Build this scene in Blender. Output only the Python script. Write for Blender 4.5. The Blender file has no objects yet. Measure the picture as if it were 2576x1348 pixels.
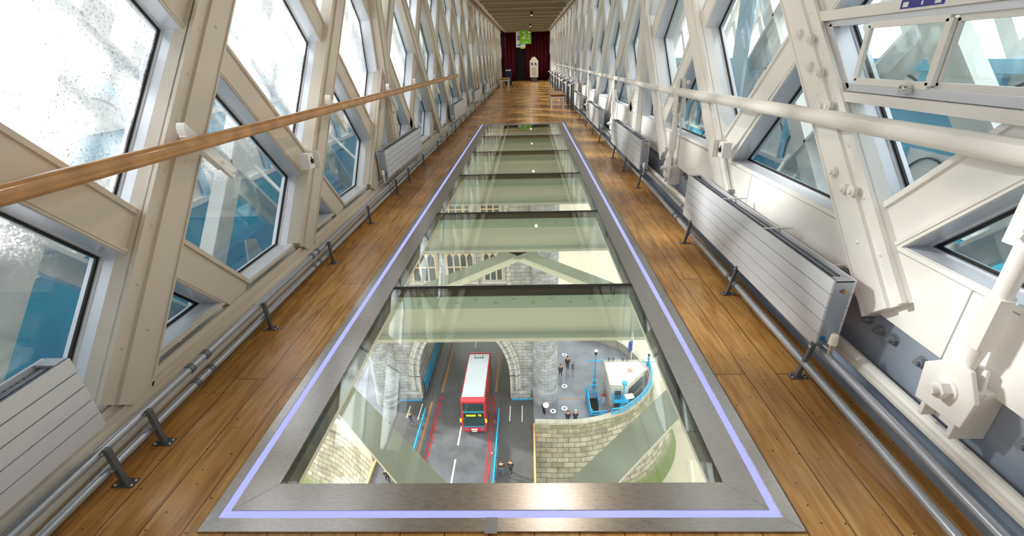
import bpy, bmesh, math, random
from mathutils import Vector, Matrix
random.seed(7)
S = bpy.context.scene
COL = S.collection
# ------------------------------------------------------------------ camera
cam = bpy.data.cameras.new('camera'); camo = bpy.data.objects.new('camera', cam); COL.objects.link(camo)
cam.sensor_width = 36; cam.sensor_fit = 'HORIZONTAL'; cam.lens = 1120 / 2576 * 36
cam.shift_x = (1288 - 1306.18) / 2576; cam.clip_start = 0.05; cam.clip_end = 4000
camo.matrix_world = Matrix(((0.99957431, 0.01522245, 0.02488925, 0), (0.01599097, 0.4276847, -0.90378653, 0),
                            (-0.02440259, 0.9037998, 0.42725921, 1.58), (0, 0, 0, 1)))
S.camera = camo
# ------------------------------------------------------------------ sky, sun, exposure
W = bpy.data.worlds.new('sky'); S.world = W; W.use_nodes = True
nt = W.node_tree; nt.nodes.clear()
wo = nt.nodes.new('ShaderNodeOutputWorld'); wb = nt.nodes.new('ShaderNodeBackground')
tc = nt.nodes.new('ShaderNodeTexCoord'); wn = nt.nodes.new('ShaderNodeTexNoise'); wr = nt.nodes.new('ShaderNodeValToRGB')
wn.inputs['Scale'].default_value = 2.2; wn.inputs['Detail'].default_value = 5
wr.color_ramp.elements[0].position = .3; wr.color_ramp.elements[0].color = (.78, .88, 1, 1)
wr.color_ramp.elements[1].position = .6; wr.color_ramp.elements[1].color = (1, .99, .97, 1)
nt.links.new(tc.outputs['Generated'], wn.inputs['Vector']); nt.links.new(wn.outputs['Fac'], wr.inputs['Fac'])
nt.links.new(wr.outputs['Color'], wb.inputs['Color']); nt.links.new(wb.outputs[0], wo.inputs[0])
wb.inputs['Strength'].default_value = 1.25
sun = bpy.data.lights.new('sun', 'SUN'); suno = bpy.data.objects.new('sun', sun); COL.objects.link(suno)
sun.energy = 4.2; sun.angle = math.radians(5); sun.color = (1, .96, .9)
suno.rotation_euler = Vector((.84, -.32, -.46)).to_track_quat('-Z', 'Y').to_euler()
S.view_settings.view_transform = 'Standard'; S.view_settings.look = 'None'; S.view_settings.gamma = 1
S.view_settings.exposure = 1.25
try: S.view_settings.use_curve_mapping = False
except Exception: pass
S.cycles.max_bounces = 10; S.cycles.transparent_max_bounces = 40; S.cycles.diffuse_bounces = 5
S.cycles.use_denoising = True; S.cycles.caustics_reflective = False; S.cycles.caustics_refractive = False
S.cycles.sample_clamp_indirect = 6
# ------------------------------------------------------------------ materials
def lin(h):
    c = [int(h[i:i + 2], 16) / 255 for i in (0, 2, 4)]
    return tuple((x / 12.92 if x <= .04045 else ((x + .055) / 1.055) ** 2.4) for x in c) + (1,)
def mat(name, col, rough=.5, metal=0, noise=0, nscale=8, bump=0, bscale=60, emit=None, es=0, spec=.5, coat=0):
    m = bpy.data.materials.new(name); m.use_nodes = True; t = m.node_tree; b = t.nodes['Principled BSDF']
    if isinstance(col, str): col = lin(col)
    b.inputs['Base Color'].default_value = col; b.inputs['Roughness'].default_value = rough; b.inputs['Metallic'].default_value = metal
    b.inputs['Specular IOR Level'].default_value = spec; b.inputs['Coat Weight'].default_value = coat; b.inputs['Coat Roughness'].default_value = .1
    if noise or bump:
        c = t.nodes.new('ShaderNodeTexCoord')
    if noise:
        n = t.nodes.new('ShaderNodeTexNoise'); n.inputs['Scale'].default_value = nscale; n.inputs['Detail'].default_value = 6
        r = t.nodes.new('ShaderNodeValToRGB'); a = tuple(x * (1 - noise) for x in col[:3]) + (1,); z = tuple(min(1, x * (1 + noise)) for x in col[:3]) + (1,)
        r.color_ramp.elements[0].position = .35; r.color_ramp.elements[1].position = .65
        r.color_ramp.elements[0].color = a; r.color_ramp.elements[1].color = z
        t.links.new(c.outputs['Object'], n.inputs['Vector']); t.links.new(n.outputs['Fac'], r.inputs['Fac']); t.links.new(r.outputs['Color'], b.inputs['Base Color'])
    if bump:
        n2 = t.nodes.new('ShaderNodeTexNoise'); n2.inputs['Scale'].default_value = bscale; n2.inputs['Detail'].default_value = 4
        bp = t.nodes.new('ShaderNodeBump'); bp.inputs['Strength'].default_value = bump; bp.inputs['Distance'].default_value = .01
        t.links.new(c.outputs['Object'], n2.inputs['Vector']); t.links.new(n2.outputs['Fac'], bp.inputs['Height']); t.links.new(bp.outputs['Normal'], b.inputs['Normal'])
    if emit:
        b.inputs['Emission Color'].default_value = lin(emit) if isinstance(emit, str) else emit; b.inputs['Emission Strength'].default_value = es
    return m
def glassmat(name, tint, r0=.04, k=1.0, power=5, drops=False):
    m = bpy.data.materials.new(name); m.use_nodes = True; t = m.node_tree; t.nodes.clear()
    N = t.nodes.new; L = t.links.new
    o = N('ShaderNodeOutputMaterial'); mx = N('ShaderNodeMixShader'); tr = N('ShaderNodeBsdfTransparent'); gl = N('ShaderNodeBsdfGlossy')
    tr.inputs[0].default_value = tint; gl.inputs['Roughness'].default_value = .012; gl.inputs['Color'].default_value = (.95, .98, .96, 1)
    lw = N('ShaderNodeLayerWeight'); lw.inputs['Blend'].default_value = .5
    p = N('ShaderNodeMath'); p.operation = 'POWER'; p.inputs[1].default_value = power
    ma = N('ShaderNodeMath'); ma.operation = 'MULTIPLY_ADD'; ma.inputs[1].default_value = k * (1 - r0); ma.inputs[2].default_value = r0; ma.use_clamp = True
    L(lw.outputs['Facing'], p.inputs[0]); L(p.outputs[0], ma.inputs[0]); L(ma.outputs[0], mx.inputs[0]); L(tr.outputs[0], mx.inputs[1]); L(gl.outputs[0], mx.inputs[2])
    if drops:   # rain drops on the outer face
        c = N('ShaderNodeTexCoord'); v = N('ShaderNodeTexVoronoi'); v.inputs['Scale'].default_value = 62
        n = N('ShaderNodeTexNoise'); n.inputs['Scale'].default_value = 2.2; n.inputs['Detail'].default_value = 3
        nd = N('ShaderNodeTexNoise'); nd.inputs['Scale'].default_value = 90; nd.inputs['Detail'].default_value = 2
        L(c.outputs['Object'], v.inputs['Vector']); L(c.outputs['Object'], n.inputs['Vector']); L(c.outputs['Object'], nd.inputs['Vector'])
        a = N('ShaderNodeMath'); a.operation = 'MULTIPLY_ADD'; a.inputs[1].default_value = .9; a.inputs[2].default_value = -.22; L(n.outputs['Fac'], a.inputs[0])
        g = N('ShaderNodeMath'); g.operation = 'LESS_THAN'; L(v.outputs['Distance'], g.inputs[0]); L(a.outputs[0], g.inputs[1])
        gs = N('ShaderNodeMath'); gs.operation = 'MULTIPLY'; gs.inputs[1].default_value = .45; L(g.outputs[0], gs.inputs[0])
        sx = N('ShaderNodeSeparateXYZ'); L(c.outputs['Object'], sx.inputs[0]); zr = N('ShaderNodeMapRange'); zr.inputs['From Min'].default_value = .7; zr.inputs['From Max'].default_value = 1.5; zr.inputs['To Min'].default_value = .01; zr.inputs['To Max'].default_value = .26; L(sx.outputs['Z'], zr.inputs['Value']); z2 = N('ShaderNodeMapRange'); z2.inputs['From Min'].default_value = .7; z2.inputs['From Max'].default_value = 1.5; z2.inputs['To Min'].default_value = .02; z2.inputs['To Max'].default_value = 1; L(sx.outputs['Z'], z2.inputs['Value']); gz = N('ShaderNodeMath'); gz.operation = 'MULTIPLY'; L(gs.outputs[0], gz.inputs[0]); L(z2.outputs[0], gz.inputs[1])
        vb = N('ShaderNodeMath'); vb.operation = 'ADD'; L(zr.outputs[0], vb.inputs[1]); L(gz.outputs[0], vb.inputs[0])
        df = N('ShaderNodeBsdfTranslucent'); df.inputs[0].default_value = (.93, .96, 1, 1)
        d2 = N('ShaderNodeBsdfDiffuse'); d2.inputs[0].default_value = (.30, .36, .38, 1)
        tn = N('ShaderNodeMath'); tn.operation = 'GREATER_THAN'; tn.inputs[1].default_value = .62; L(nd.outputs['Fac'], tn.inputs[0])
        m3 = N('ShaderNodeMixShader'); L(tn.outputs[0], m3.inputs[0]); L(df.outputs[0], m3.inputs[1]); L(d2.outputs[0], m3.inputs[2])
        m2 = N('ShaderNodeMixShader'); L(vb.outputs[0], m2.inputs[0]); L(mx.outputs[0], m2.inputs[1]); L(m3.outputs[0], m2.inputs[2])
        L(m2.outputs[0], o.inputs[0])
    else: L(mx.outputs[0], o.inputs[0])
    return m
def stone(name, c1, c2, mortar, bw, rh, mode='xz', rad=1.4, moss=0, rough=.8, ms=.025):
    m = bpy.data.materials.new(name); m.use_nodes = True; t = m.node_tree; b = t.nodes['Principled BSDF']; N = t.nodes.new; L = t.links.new
    c = N('ShaderNodeTexCoord'); s = N('ShaderNodeSeparateXYZ'); q = N('ShaderNodeCombineXYZ')
    if mode == 'uv':
        vec = c.outputs['UV']; L(c.outputs['Object'], s.inputs[0])
    else:
        L(c.outputs['Object'], s.inputs[0])
        if mode == 'xz': L(s.outputs['X'], q.inputs[0]); L(s.outputs['Z'], q.inputs[1])
        if mode == 'cyl':
            at = N('ShaderNodeMath'); at.operation = 'ARCTAN2'; L(s.outputs['Y'], at.inputs[0]); L(s.outputs['X'], at.inputs[1])
            mu = N('ShaderNodeMath'); mu.operation = 'MULTIPLY'; mu.inputs[1].default_value = rad; L(at.outputs[0], mu.inputs[0]); L(mu.outputs[0], q.inputs[0]); L(s.outputs['Z'], q.inputs[1])
        vec = q.outputs[0]
    br = N('ShaderNodeTexBrick'); L(vec, br.inputs['Vector']); br.inputs['Color1'].default_value = lin(c1); br.inputs['Color2'].default_value = lin(c2); br.inputs['Mortar'].default_value = lin(mortar)
    br.inputs['Scale'].default_value = 1; br.inputs['Mortar Size'].default_value = ms; br.inputs['Brick Width'].default_value = bw; br.inputs['Row Height'].default_value = rh; br.inputs['Bias'].default_value = 0
    n = N('ShaderNodeTexNoise'); n.inputs['Scale'].default_value = .9; n.inputs['Detail'].default_value = 8; L(c.outputs['Object'], n.inputs['Vector'])
    mx = N('ShaderNodeMix'); mx.data_type = 'RGBA'; mx.blend_type = 'MULTIPLY'; mx.inputs['Factor'].default_value = 1
    r = N('ShaderNodeValToRGB'); r.color_ramp.elements[0].position = .3; r.color_ramp.elements[0].color = (.6, .57, .52, 1); r.color_ramp.elements[1].position = .62; r.color_ramp.elements[1].color = (1.0, 1.0, 1.0, 1)
    L(n.outputs['Fac'], r.inputs[0]); L(br.outputs['Color'], mx.inputs['A']); L(r.outputs[0], mx.inputs['B'])
    out = mx.outputs['Result']
    if moss:   # a band of green moss under the coping and green weed by the water line
        n3 = N('ShaderNodeTexNoise'); n3.inputs['Scale'].default_value = 1.1; n3.inputs['Detail'].default_value = 8; L(c.outputs['Object'], n3.inputs['Vector'])
        z1 = N('ShaderNodeMapRange'); z1.inputs['From Min'].default_value = -35.4; z1.inputs['From Max'].default_value = -33.2; z1.inputs['To Min'].default_value = 0; z1.inputs['To Max'].default_value = .42; L(s.outputs['Z'], z1.inputs['Value'])
        th = N('ShaderNodeMath'); th.operation = 'ADD'; L(n3.outputs['Fac'], th.inputs[0]); L(z1.outputs[0], th.inputs[1])
        st = N('ShaderNodeMapRange'); st.inputs['From Min'].default_value = .86; st.inputs['From Max'].default_value = 1.0; L(th.outputs[0], st.inputs['Value'])
        m1 = N('ShaderNodeMix'); m1.data_type = 'RGBA'; m1.inputs['B'].default_value = lin('7b7a5c'); L(st.outputs[0], m1.inputs['Factor']); L(out, m1.inputs['A'])
        z2 = N('ShaderNodeMapRange'); z2.inputs['From Min'].default_value = -39.2; z2.inputs['From Max'].default_value = -40.4; L(s.outputs['Z'], z2.inputs['Value'])
        m2 = N('ShaderNodeMix'); m2.data_type = 'RGBA'; m2.inputs['B'].default_value = lin('66703f'); L(z2.outputs[0], m2.inputs['Factor']); L(m1.outputs['Result'], m2.inputs['A'])
        out = m2.outputs['Result']
    L(out, b.inputs['Base Color']); b.inputs['Roughness'].default_value = rough
    bp = N('ShaderNodeBump'); bp.inputs['Strength'].default_value = .5; bp.inputs['Distance'].default_value = .05; L(br.outputs['Fac'], bp.inputs['Height']); bp.invert = True; L(bp.outputs[0], b.inputs['Normal'])
    return m
def woodfloor():
    m = bpy.data.materials.new('oak_boards'); m.use_nodes = True; t = m.node_tree; b = t.nodes['Principled BSDF']; N = t.nodes.new; L = t.links.new
    c = N('ShaderNodeTexCoord'); s = N('ShaderNodeSeparateXYZ'); L(c.outputs['Object'], s.inputs[0])
    q = N('ShaderNodeCombineXYZ'); L(s.outputs['Y'], q.inputs[0]); L(s.outputs['X'], q.inputs[1])
    br = N('ShaderNodeTexBrick'); L(q.outputs[0], br.inputs['Vector']); br.inputs['Scale'].default_value = 1; br.inputs['Brick Width'].default_value = 3.1; br.inputs['Row Height'].default_value = .165
    br.inputs['Mortar Size'].default_value = .0026; br.inputs['Mortar Smooth'].default_value = .3; br.offset = .37
    br.inputs['Color1'].default_value = (0, 0, 0, 1); br.inputs['Color2'].default_value = (1, 1, 1, 1); br.inputs['Mortar'].default_value = (.5, .5, .5, 1)
    # grain runs along the boards; every board shifts it
    off = N('ShaderNodeVectorMath'); off.operation = 'MULTIPLY_ADD'; off.inputs[1].default_value = (9, 9, 9); L(br.outputs['Color'], off.inputs[0]); L(c.outputs['Object'], off.inputs[2])
    mp = N('ShaderNodeMapping'); mp.inputs['Scale'].default_value = (14, 1.3, 6); L(off.outputs[0], mp.inputs[0])
    n = N('ShaderNodeTexNoise'); n.inputs['Scale'].default_value = 2.6; n.inputs['Detail'].default_value = 10; n.inputs['Distortion'].default_value = .8; L(mp.outputs[0], n.inputs['Vector'])
    r = N('ShaderNodeValToRGB'); e = r.color_ramp.elements; e[0].position = .28; e[0].color = lin('a5713a'); e[1].position = .72; e[1].color = lin('daae6a')
    x = r.color_ramp.elements.new(.5); x.color = lin('c49453'); L(n.outputs['Fac'], r.inputs[0])
    n2 = N('ShaderNodeTexNoise'); n2.inputs['Scale'].default_value = 1.4; n2.inputs['Detail'].default_value = 4; L(c.outputs['Object'], n2.inputs['Vector'])
    r2 = N('ShaderNodeValToRGB'); r2.color_ramp.elements[0].position = .3; r2.color_ramp.elements[0].color = (.62, .58, .52, 1); r2.color_ramp.elements[1].position = .65; r2.color_ramp.elements[1].color = (1.06, 1.02, 1, 1); L(n2.outputs['Fac'], r2.inputs[0])
    m1 = N('ShaderNodeMix'); m1.data_type = 'RGBA'; m1.blend_type = 'MULTIPLY'; m1.inputs['Factor'].default_value = 1; L(r.outputs[0], m1.inputs['A']); L(r2.outputs[0], m1.inputs['B'])
    # board to board tone
    bc = N('ShaderNodeMapRange'); bc.inputs['To Min'].default_value = .82; bc.inputs['To Max'].default_value = 1.12; L(br.outputs['Color'], bc.inputs['Value'])
    m2 = N('ShaderNodeVectorMath'); m2.operation = 'SCALE'; L(m1.outputs['Result'], m2.inputs[0]); L(bc.outputs[0], m2.inputs['Scale'])
    # knots and worm holes
    v = N('ShaderNodeTexVoronoi'); v.inputs['Scale'].default_value = 17; L(c.outputs['Object'], v.inputs['Vector'])
    lt = N('ShaderNodeMath'); lt.operation = 'LESS_THAN'; lt.inputs[1].default_value = .075; L(v.outputs['Distance'], lt.inputs[0])
    mxx = N('ShaderNodeMath'); mxx.operation = 'MAXIMUM'; L(lt.outputs[0], mxx.inputs[0]); L(br.outputs['Fac'], mxx.inputs[1])
    m3 = N('ShaderNodeMix'); m3.data_type = 'RGBA'; m3.inputs['B'].default_value = lin('4c3118'); L(mxx.outputs[0], m3.inputs['Factor']); L(m2.outputs[0], m3.inputs['A'])
    L(m3.outputs['Result'], b.inputs['Base Color'])
    rr = N('ShaderNodeMapRange'); rr.inputs['To Min'].default_value = .16; rr.inputs['To Max'].default_value = .34; L(n2.outputs['Fac'], rr.inputs['Value']); L(rr.outputs[0], b.inputs['Roughness'])
    bp = N('ShaderNodeBump'); bp.inputs['Strength'].default_value = .08; bp.inputs['Distance'].default_value = .01; L(n.outputs['Fac'], bp.inputs['Height']); L(bp.outputs[0], b.inputs['Normal'])
    return m
def brushed(name, col, rough=.28):
    m = bpy.data.materials.new(name); m.use_nodes = True; t = m.node_tree; b = t.nodes['Principled BSDF']; N = t.nodes.new; L = t.links.new
    b.inputs['Base Color'].default_value = lin(col); b.inputs['Metallic'].default_value = 1; b.inputs['Roughness'].default_value = rough
    c = N('ShaderNodeTexCoord'); mp = N('ShaderNodeMapping'); mp.inputs['Scale'].default_value = (6, 220, 6); n = N('ShaderNodeTexNoise'); n.inputs['Scale'].default_value = 3
    L(c.outputs['Object'], mp.inputs[0]); L(mp.outputs[0], n.inputs['Vector'])
    r = N('ShaderNodeMapRange'); r.inputs['To Min'].default_value = rough - .07; r.inputs['To Max'].default_value = rough + .1; L(n.outputs['Fac'], r.inputs['Value']); L(r.outputs[0], b.inputs['Roughness'])
    return m
M = dict(
    cream=mat('cream_paint', 'd3cabd', .42, bump=.12, bscale=25), under=mat('cool_white_paint', 'f4fbf8', .35), flangeshade=mat('flange_shade_tint', 'bddbd2', .35), aqua=mat('aqua_deck', '3fbde2', .5), tanstone=mat('tan_stone', 'c9b596', .7), cream2=mat('pale_cream_paint', 'f2f1ef', .38, bump=.08, bscale=30),
    white=mat('white_gloss_paint', 'f0efee', .3, bump=.12, bscale=18), alu=mat('silver_aluminium', 'dfe3ec', .3, .25), black=mat('black_rubber', '0c0d0f', .45),
    pane=glassmat('window_glass', (.95, .985, .975, 1), .035), rainpane=glassmat('rainy_glass', (.97, .99, .99, 1), .035, drops=True),
    fglass=glassmat('floor_glass', (.925, .975, .955, 1), .08, 1.0, 3.7),
    wood=woodfloor(), rail=mat('rail_wood', 'b88650', .3, noise=.22, nscale=9, coat=.3), steel=brushed('brushed_steel', 'b9b6b5', .27), led=mat('led_diffuser', '5a5cc0', .4, emit='b4b8ff', es=.40),
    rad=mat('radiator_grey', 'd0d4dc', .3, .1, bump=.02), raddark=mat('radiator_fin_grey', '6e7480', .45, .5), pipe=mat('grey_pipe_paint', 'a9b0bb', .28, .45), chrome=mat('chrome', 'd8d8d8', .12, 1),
    bracket=mat('dark_grey_steel', '6f747c', .4, .5), girder=mat('blue_grey_steel', 'a8b4c6', .33, .35, bump=.1, bscale=40), valve=mat('white_plastic', 'efeadc', .4), bluedot=mat('blue_sticker', '1c7fc8', .4),
    ceil=mat('ceiling_paint', 'a89c83', .5), curtain=mat('red_velvet', '4e0512', .8, spec=.2), dark=mat('dark_opening', '0b0506', .9), tower=stone('tower_stone', 'b9b6b2', 'a3a3a5', '7d7b7b', 1.0, .42),
    turret=stone('turret_stone', 'bbbbbc', 'a4a6aa', '808286', .9, .42, 'cyl', 1.38), pier=stone('pier_granite', 'b5a993', '978f80', '5f594e', 1.15, .5, 'uv', moss=1, ms=.03), coping=mat('coping_stone', 'b5ab9b', .7, noise=.15, nscale=1.5),
    trimstone=mat('pale_trim_stone', 'bcb7ad', .7, noise=.1, nscale=2), asphalt=mat('wet_asphalt', '5a595e', .3, noise=.22, nscale=.7, bump=.15, bscale=20), paving=mat('wet_paving', '75747c', .25, noise=.25, nscale=.5),
    footway=mat('dark_footway', '504c4d', .45, noise=.15, nscale=.8), water=mat('river_water', 'a89a82', .25, noise=.08, nscale=.15, bump=.6, bscale=1.2), linew=mat('white_road_paint', 'e4e2da', .5), liner=mat('red_road_paint', 'b8242c', .5), lineo=mat('orange_brown_kerb', 'b07a4c', .5),
    blue=mat('bridge_blue_paint', '1f9fd0', .4), blue2=mat('pale_blue_paint', '7cc4e4', .45), teal=mat('deep_teal_paint', '1fa0c6', .5), timber=mat('orange_timber', 'e0a765', .6), busred=mat('bus_red', 'c8102e', .25, coat=.5), busroof=mat('bus_roof_white', 'd9dbe0', .4),
    busglass=mat('bus_window', '14333a', .1), busteal=mat('bus_teal_band', '1b7f94', .3), yellow=mat('yellow_plastic', 'f2d400', .4), disp=mat('display_text', 'd8e818', .5, emit='d8e818', es=.8), tyre=mat('tyre', '1a1a1a', .7),
    roofw=mat('flat_roof_white', 'e6e4e2', .6, noise=.08, nscale=.8), darkgrey=mat('dark_grey_frame', '4b4f52', .5), winglass=mat('tower_window_glass', '4a545c', .15), navy=mat('navy_cloth', '1b2440', .8), red=mat('red_cloth', 'b02025', .8), denim=mat('denim_cloth', '4d5d78', .9), blackc=mat('black_cloth', '14151a', .85),
    skin=mat('skin', 'c98f70', .5), hairb=mat('brown_hair', '4a3020', .7), hairl=mat('grey_hair', 'c9c0b4', .7), greenp=mat('lime_sign', '6fb70a', .4, emit='6fb70a', es=.03), whitep=mat('white_print', 'f4f4f2', .5), board=mat('board_cream', 'efe8d8', .5), bprint=mat('blue_print', '34409a', .5),
    purple=mat('purple_sticker', '3c3a9a', .4), silverd=mat('galvanised', '9aa0a8', .35, .6), warm=mat('warm_lamp', 'ffd9a8', .5, emit='ffc98c', es=7), pinkp=mat('pink_print', 'b48fb4', .5), lightblue=mat('light_blue_board', 'b8dcf4', .5), building=mat('pale_facade', 'e3e4e3', .8), glasspale=mat('office_glass', '9fb4b4', .2),
    redled=mat('red_indicator', 'ff2010', .5, emit='ff2010', es=2), mesh_t=None, flag=mat('flag_navy', '2b3d8f', .7), slat=mat('dark_louvre', '2384a6', .5), gold=mat('brass', 'b8975a', .3, .8),
)
# ------------------------------------------------------------------ mesh helpers
class MB:
    def __init__(s): s.v = []; s.f = []; s.mi = []; s.uv = None
    def add(s, vs, fs, mi=0):
        n = len(s.v); s.v += [tuple(p) for p in vs]; s.f += [tuple(i + n for i in f) for f in fs]; s.mi += [mi] * len(fs); return s
    def box(s, x0, x1, y0, y1, z0, z1, mi=0):
        vs = [(x, y, z) for z in (z0, z1) for y in (y0, y1) for x in (x0, x1)]
        return s.add(vs, [(0, 2, 3, 1), (4, 5, 7, 6), (0, 1, 5, 4), (2, 6, 7, 3), (0, 4, 6, 2), (1, 3, 7, 5)], mi)
    def obox(s, o, u, v, w, mi=0):   # centre, three half vectors
        o, u, v, w = map(Vector, (o, u, v, w))
        vs = [o + a * u + b * v + c * w for c in (-1, 1) for b in (-1, 1) for a in (-1, 1)]
        fs = [(0, 2, 3, 1), (4, 5, 7, 6), (0, 1, 5, 4), (2, 6, 7, 3), (0, 4, 6, 2), (1, 3, 7, 5)]
        if u.cross(v).dot(w) < 0: fs = [f[::-1] for f in fs]
        return s.add(vs, fs, mi)
    def prism(s, pts, off, mi=0):   # polygon (3d pts) swept by off
        off = Vector(off); a = [Vector(p) for p in pts]; n = len(a)
        nrm = Vector((0, 0, 0))
        for i in range(n): nrm += a[i].cross(a[(i + 1) % n])
        vs = a + [p + off for p in a]
        fs = [tuple(range(n))[::-1], tuple(range(n, 2 * n))] + [(i, (i + 1) % n, (i + 1) % n + n, i + n) for i in range(n)]
        if nrm.dot(off) < 0: fs = [f[::-1] for f in fs]
        return s.add(vs, fs, mi)
    def ring(s, outer, inner, off, mi=0):   # frame between two polygons of equal count, swept by off
        off = Vector(off); n = len(outer); o = [Vector(p) for p in outer]; i_ = [Vector(p) for p in inner]
        vs = o + i_ + [p + off for p in o] + [p + off for p in i_]
        fs = []
        for k in range(n):
            j = (k + 1) % n
            fs += [(k, j, n + j, n + k), (2 * n + k, 3 * n + k, 3 * n + j, 2 * n + j), (k, 2 * n + k, 2 * n + j, j), (n + k, n + j, 3 * n + j, 3 * n + k)]
        return s.add(vs, fs, mi)
    def cyl(s, p0, p1, r, r1=None, n=12, mi=0, cap=True):
        p0, p1 = Vector(p0), Vector(p1); r1 = r if r1 is None else r1; d = (p1 - p0).normalized()
        a = d.orthogonal().normalized(); b = d.cross(a)
        vs = [p0 + r * (math.cos(t) * a + math.sin(t) * b) for t in [2 * math.pi * k / n for k in range(n)]] + [p1 + r1 * (math.cos(t) * a + math.sin(t) * b) for t in [2 * math.pi * k / n for k in range(n)]]
        fs = [(k, (k + 1) % n, n + (k + 1) % n, n + k) for k in range(n)]
        if cap: fs += [tuple(range(n))[::-1], tuple(range(n, 2 * n))]
        return s.add(vs, fs, mi)
    def tube(s, pts, r, n=10, mi=0):
        for a, b in zip(pts[:-1], pts[1:]): s.cyl(a, b, r, n=n, mi=mi)
        return s
    def sphere(s, c, r, n=10, mi=0, sc=(1, 1, 1)):
        vs = [(c[0], c[1], c[2] + r * sc[2])]; fs = []; m = n // 2
        for i in range(1, m):
            for j in range(n):
                a = math.pi * i / m; b = 2 * math.pi * j / n
                vs.append((c[0] + r * sc[0] * math.sin(a) * math.cos(b), c[1] + r * sc[1] * math.sin(a) * math.sin(b), c[2] + r * sc[2] * math.cos(a)))
        vs.append((c[0], c[1], c[2] - r * sc[2])); e = len(vs) - 1
        for j in range(n):
            fs.append((0, 1 + j, 1 + (j + 1) % n)); fs.append((e, 1 + (m - 2) * n + (j + 1) % n, 1 + (m - 2) * n + j))
            for i in range(m - 2): fs.append((1 + i * n + j, 1 + (i + 1) * n + j, 1 + (i + 1) * n + (j + 1) % n, 1 + i * n + (j + 1) % n))
        return s.add(vs, fs, mi)
    def hexbolt(s, p, d, r, h=None, mi=0):   # washer, nut and thread end along d
        p, d = Vector(p), Vector(d).normalized(); h = h or r * .8
        s.cyl(p, p + d * r * .15, r * 1.35, n=16, mi=mi); s.cyl(p + d * r * .15, p + d * h, r, n=6, mi=mi); s.cyl(p + d * h, p + d * (h + r * .7), r * .55, n=10, mi=mi)
        return s
    def dome(s, p, d, r, mi=0):
        p, d = Vector(p), Vector(d).normalized(); s.cyl(p, p + d * r * .35, r, r * .85, n=10, mi=mi, cap=False); s.cyl(p + d * r * .35, p + d * r * .65, r * .85, r * .4, n=10, mi=mi); return s
def obj(name, mb, m, parent=None, bevel=0, smooth=False, auto=False):
    me = bpy.data.meshes.new(name); me.from_pydata(mb.v, [], mb.f)
    ms = m if isinstance(m, (list, tuple)) else [m]
    for k in ms: me.materials.append(k)
    if len(ms) > 1: me.polygons.foreach_set('material_index', mb.mi)
    if smooth: me.polygons.foreach_set('use_smooth', [True] * len(me.polygons))
    me.validate(); me.update()
    o = bpy.data.objects.new(name, me); COL.objects.link(o)
    if parent: o.parent = parent
    if bevel:
        b = o.modifiers.new('bevel', 'BEVEL'); b.width = bevel; b.segments = 2; b.limit_method = 'ANGLE'
    if smooth and auto:
        try: me.set_sharp_from_angle(angle=math.radians(40))
        except Exception: pass
    return o
def sm(name, mb, m, parent=None, bevel=0): return obj(name, mb, m, parent, bevel, True, True)
def tag(o, label=None, cat=None, group=None, kind=None):
    if label: o['label'] = label
    if cat: o['category'] = cat
    if group: o['group'] = group
    if kind: o['kind'] = kind
    return o
def empty(name, loc=(0, 0, 0), rz=0):
    o = bpy.data.objects.new(name, None); COL.objects.link(o); o.location = loc; o.rotation_euler = (0, 0, rz); o.empty_display_size = .2; return o
def dup(root, loc=None, rz=None):
    r = root.copy(); COL.objects.link(r)
    if loc is not None: r.location = loc
    if rz is not None: r.rotation_euler = (0, 0, rz)
    def rec(a, b):
        for ch in list(a.children):
            c = ch.copy(); COL.objects.link(c); c.parent = b; rec(ch, c)
    rec(root, r); return r
def text(name, s, size, loc, rot, m, parent=None, ext=.002, align='CENTER'):
    cu = bpy.data.curves.new(name, 'FONT'); cu.body = s; cu.size = size; cu.extrude = ext; cu.align_x = align; cu.align_y = 'CENTER'
    o = bpy.data.objects.new(name, cu); COL.objects.link(o); o.location = loc; o.rotation_euler = rot; cu.materials.append(m)
    me = bpy.data.meshes.new_from_object(o); me.name = name; q = bpy.data.objects.new(name, me); q.location = loc; q.rotation_euler = rot
    bpy.data.objects.remove(o); q.name = name; COL.objects.link(q)
    if parent: q.parent = parent
    return q
# ------------------------------------------------------------------ corridor: floor, ceiling, ends
Y0, Y1 = -4.0, 36.2
GX0, GX1, GY0, GY1 = -1.05, .766, 1.27, 12.06       # clear glass
fl = MB(); fx0, fx1, fy0, fy1 = -1.245, .967, 1.08, 12.24
for (a, b, c, d) in ((-1.84, fx0, Y0, Y1), (fx1, 1.60, Y0, Y1), (fx0, fx1, Y0, fy0), (fx0, fx1, fy1, Y1)): fl.box(a, b, c, d, -.06, 0)
tag(obj('floor', fl, M['wood']), kind='structure')
ce = MB(); ce.box(-1.95, 1.8, Y0, Y1, 3.38, 3.44)
ceo = tag(obj('ceiling', ce, M['ceil']), kind='structure')
k = 0; y = Y0 + .4
while y < Y1:
    b = MB(); b.box(-1.5, 1.42, y - .1, y + .1, 3.3, 3.38); b.box(-1.5, 1.42, y - .025, y + .025, 3.2, 3.3); b.box(-1.5, 1.42, y - .07, y + .07, 3.18, 3.2)
    obj('ceiling_beam', b, M['ceil'], ceo); y += 1.84
for x in (-1.58, 1.5):
    b = MB(); b.box(x - .06, x + .06, Y0, Y1, 3.24, 3.37); obj('ceiling_rail', b, M['cream'], ceo)
b = MB(); b.box(-1.95, 1.8, Y0 - .1, Y0, 0, 3.4); tag(obj('wall_back', b, M['cream']), kind='structure')
b = MB(); b.box(-1.95, 1.8, Y1, Y1 + .1, 0, 3.4); tag(obj('wall_front', b, M['dark']), kind='structure')
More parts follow.
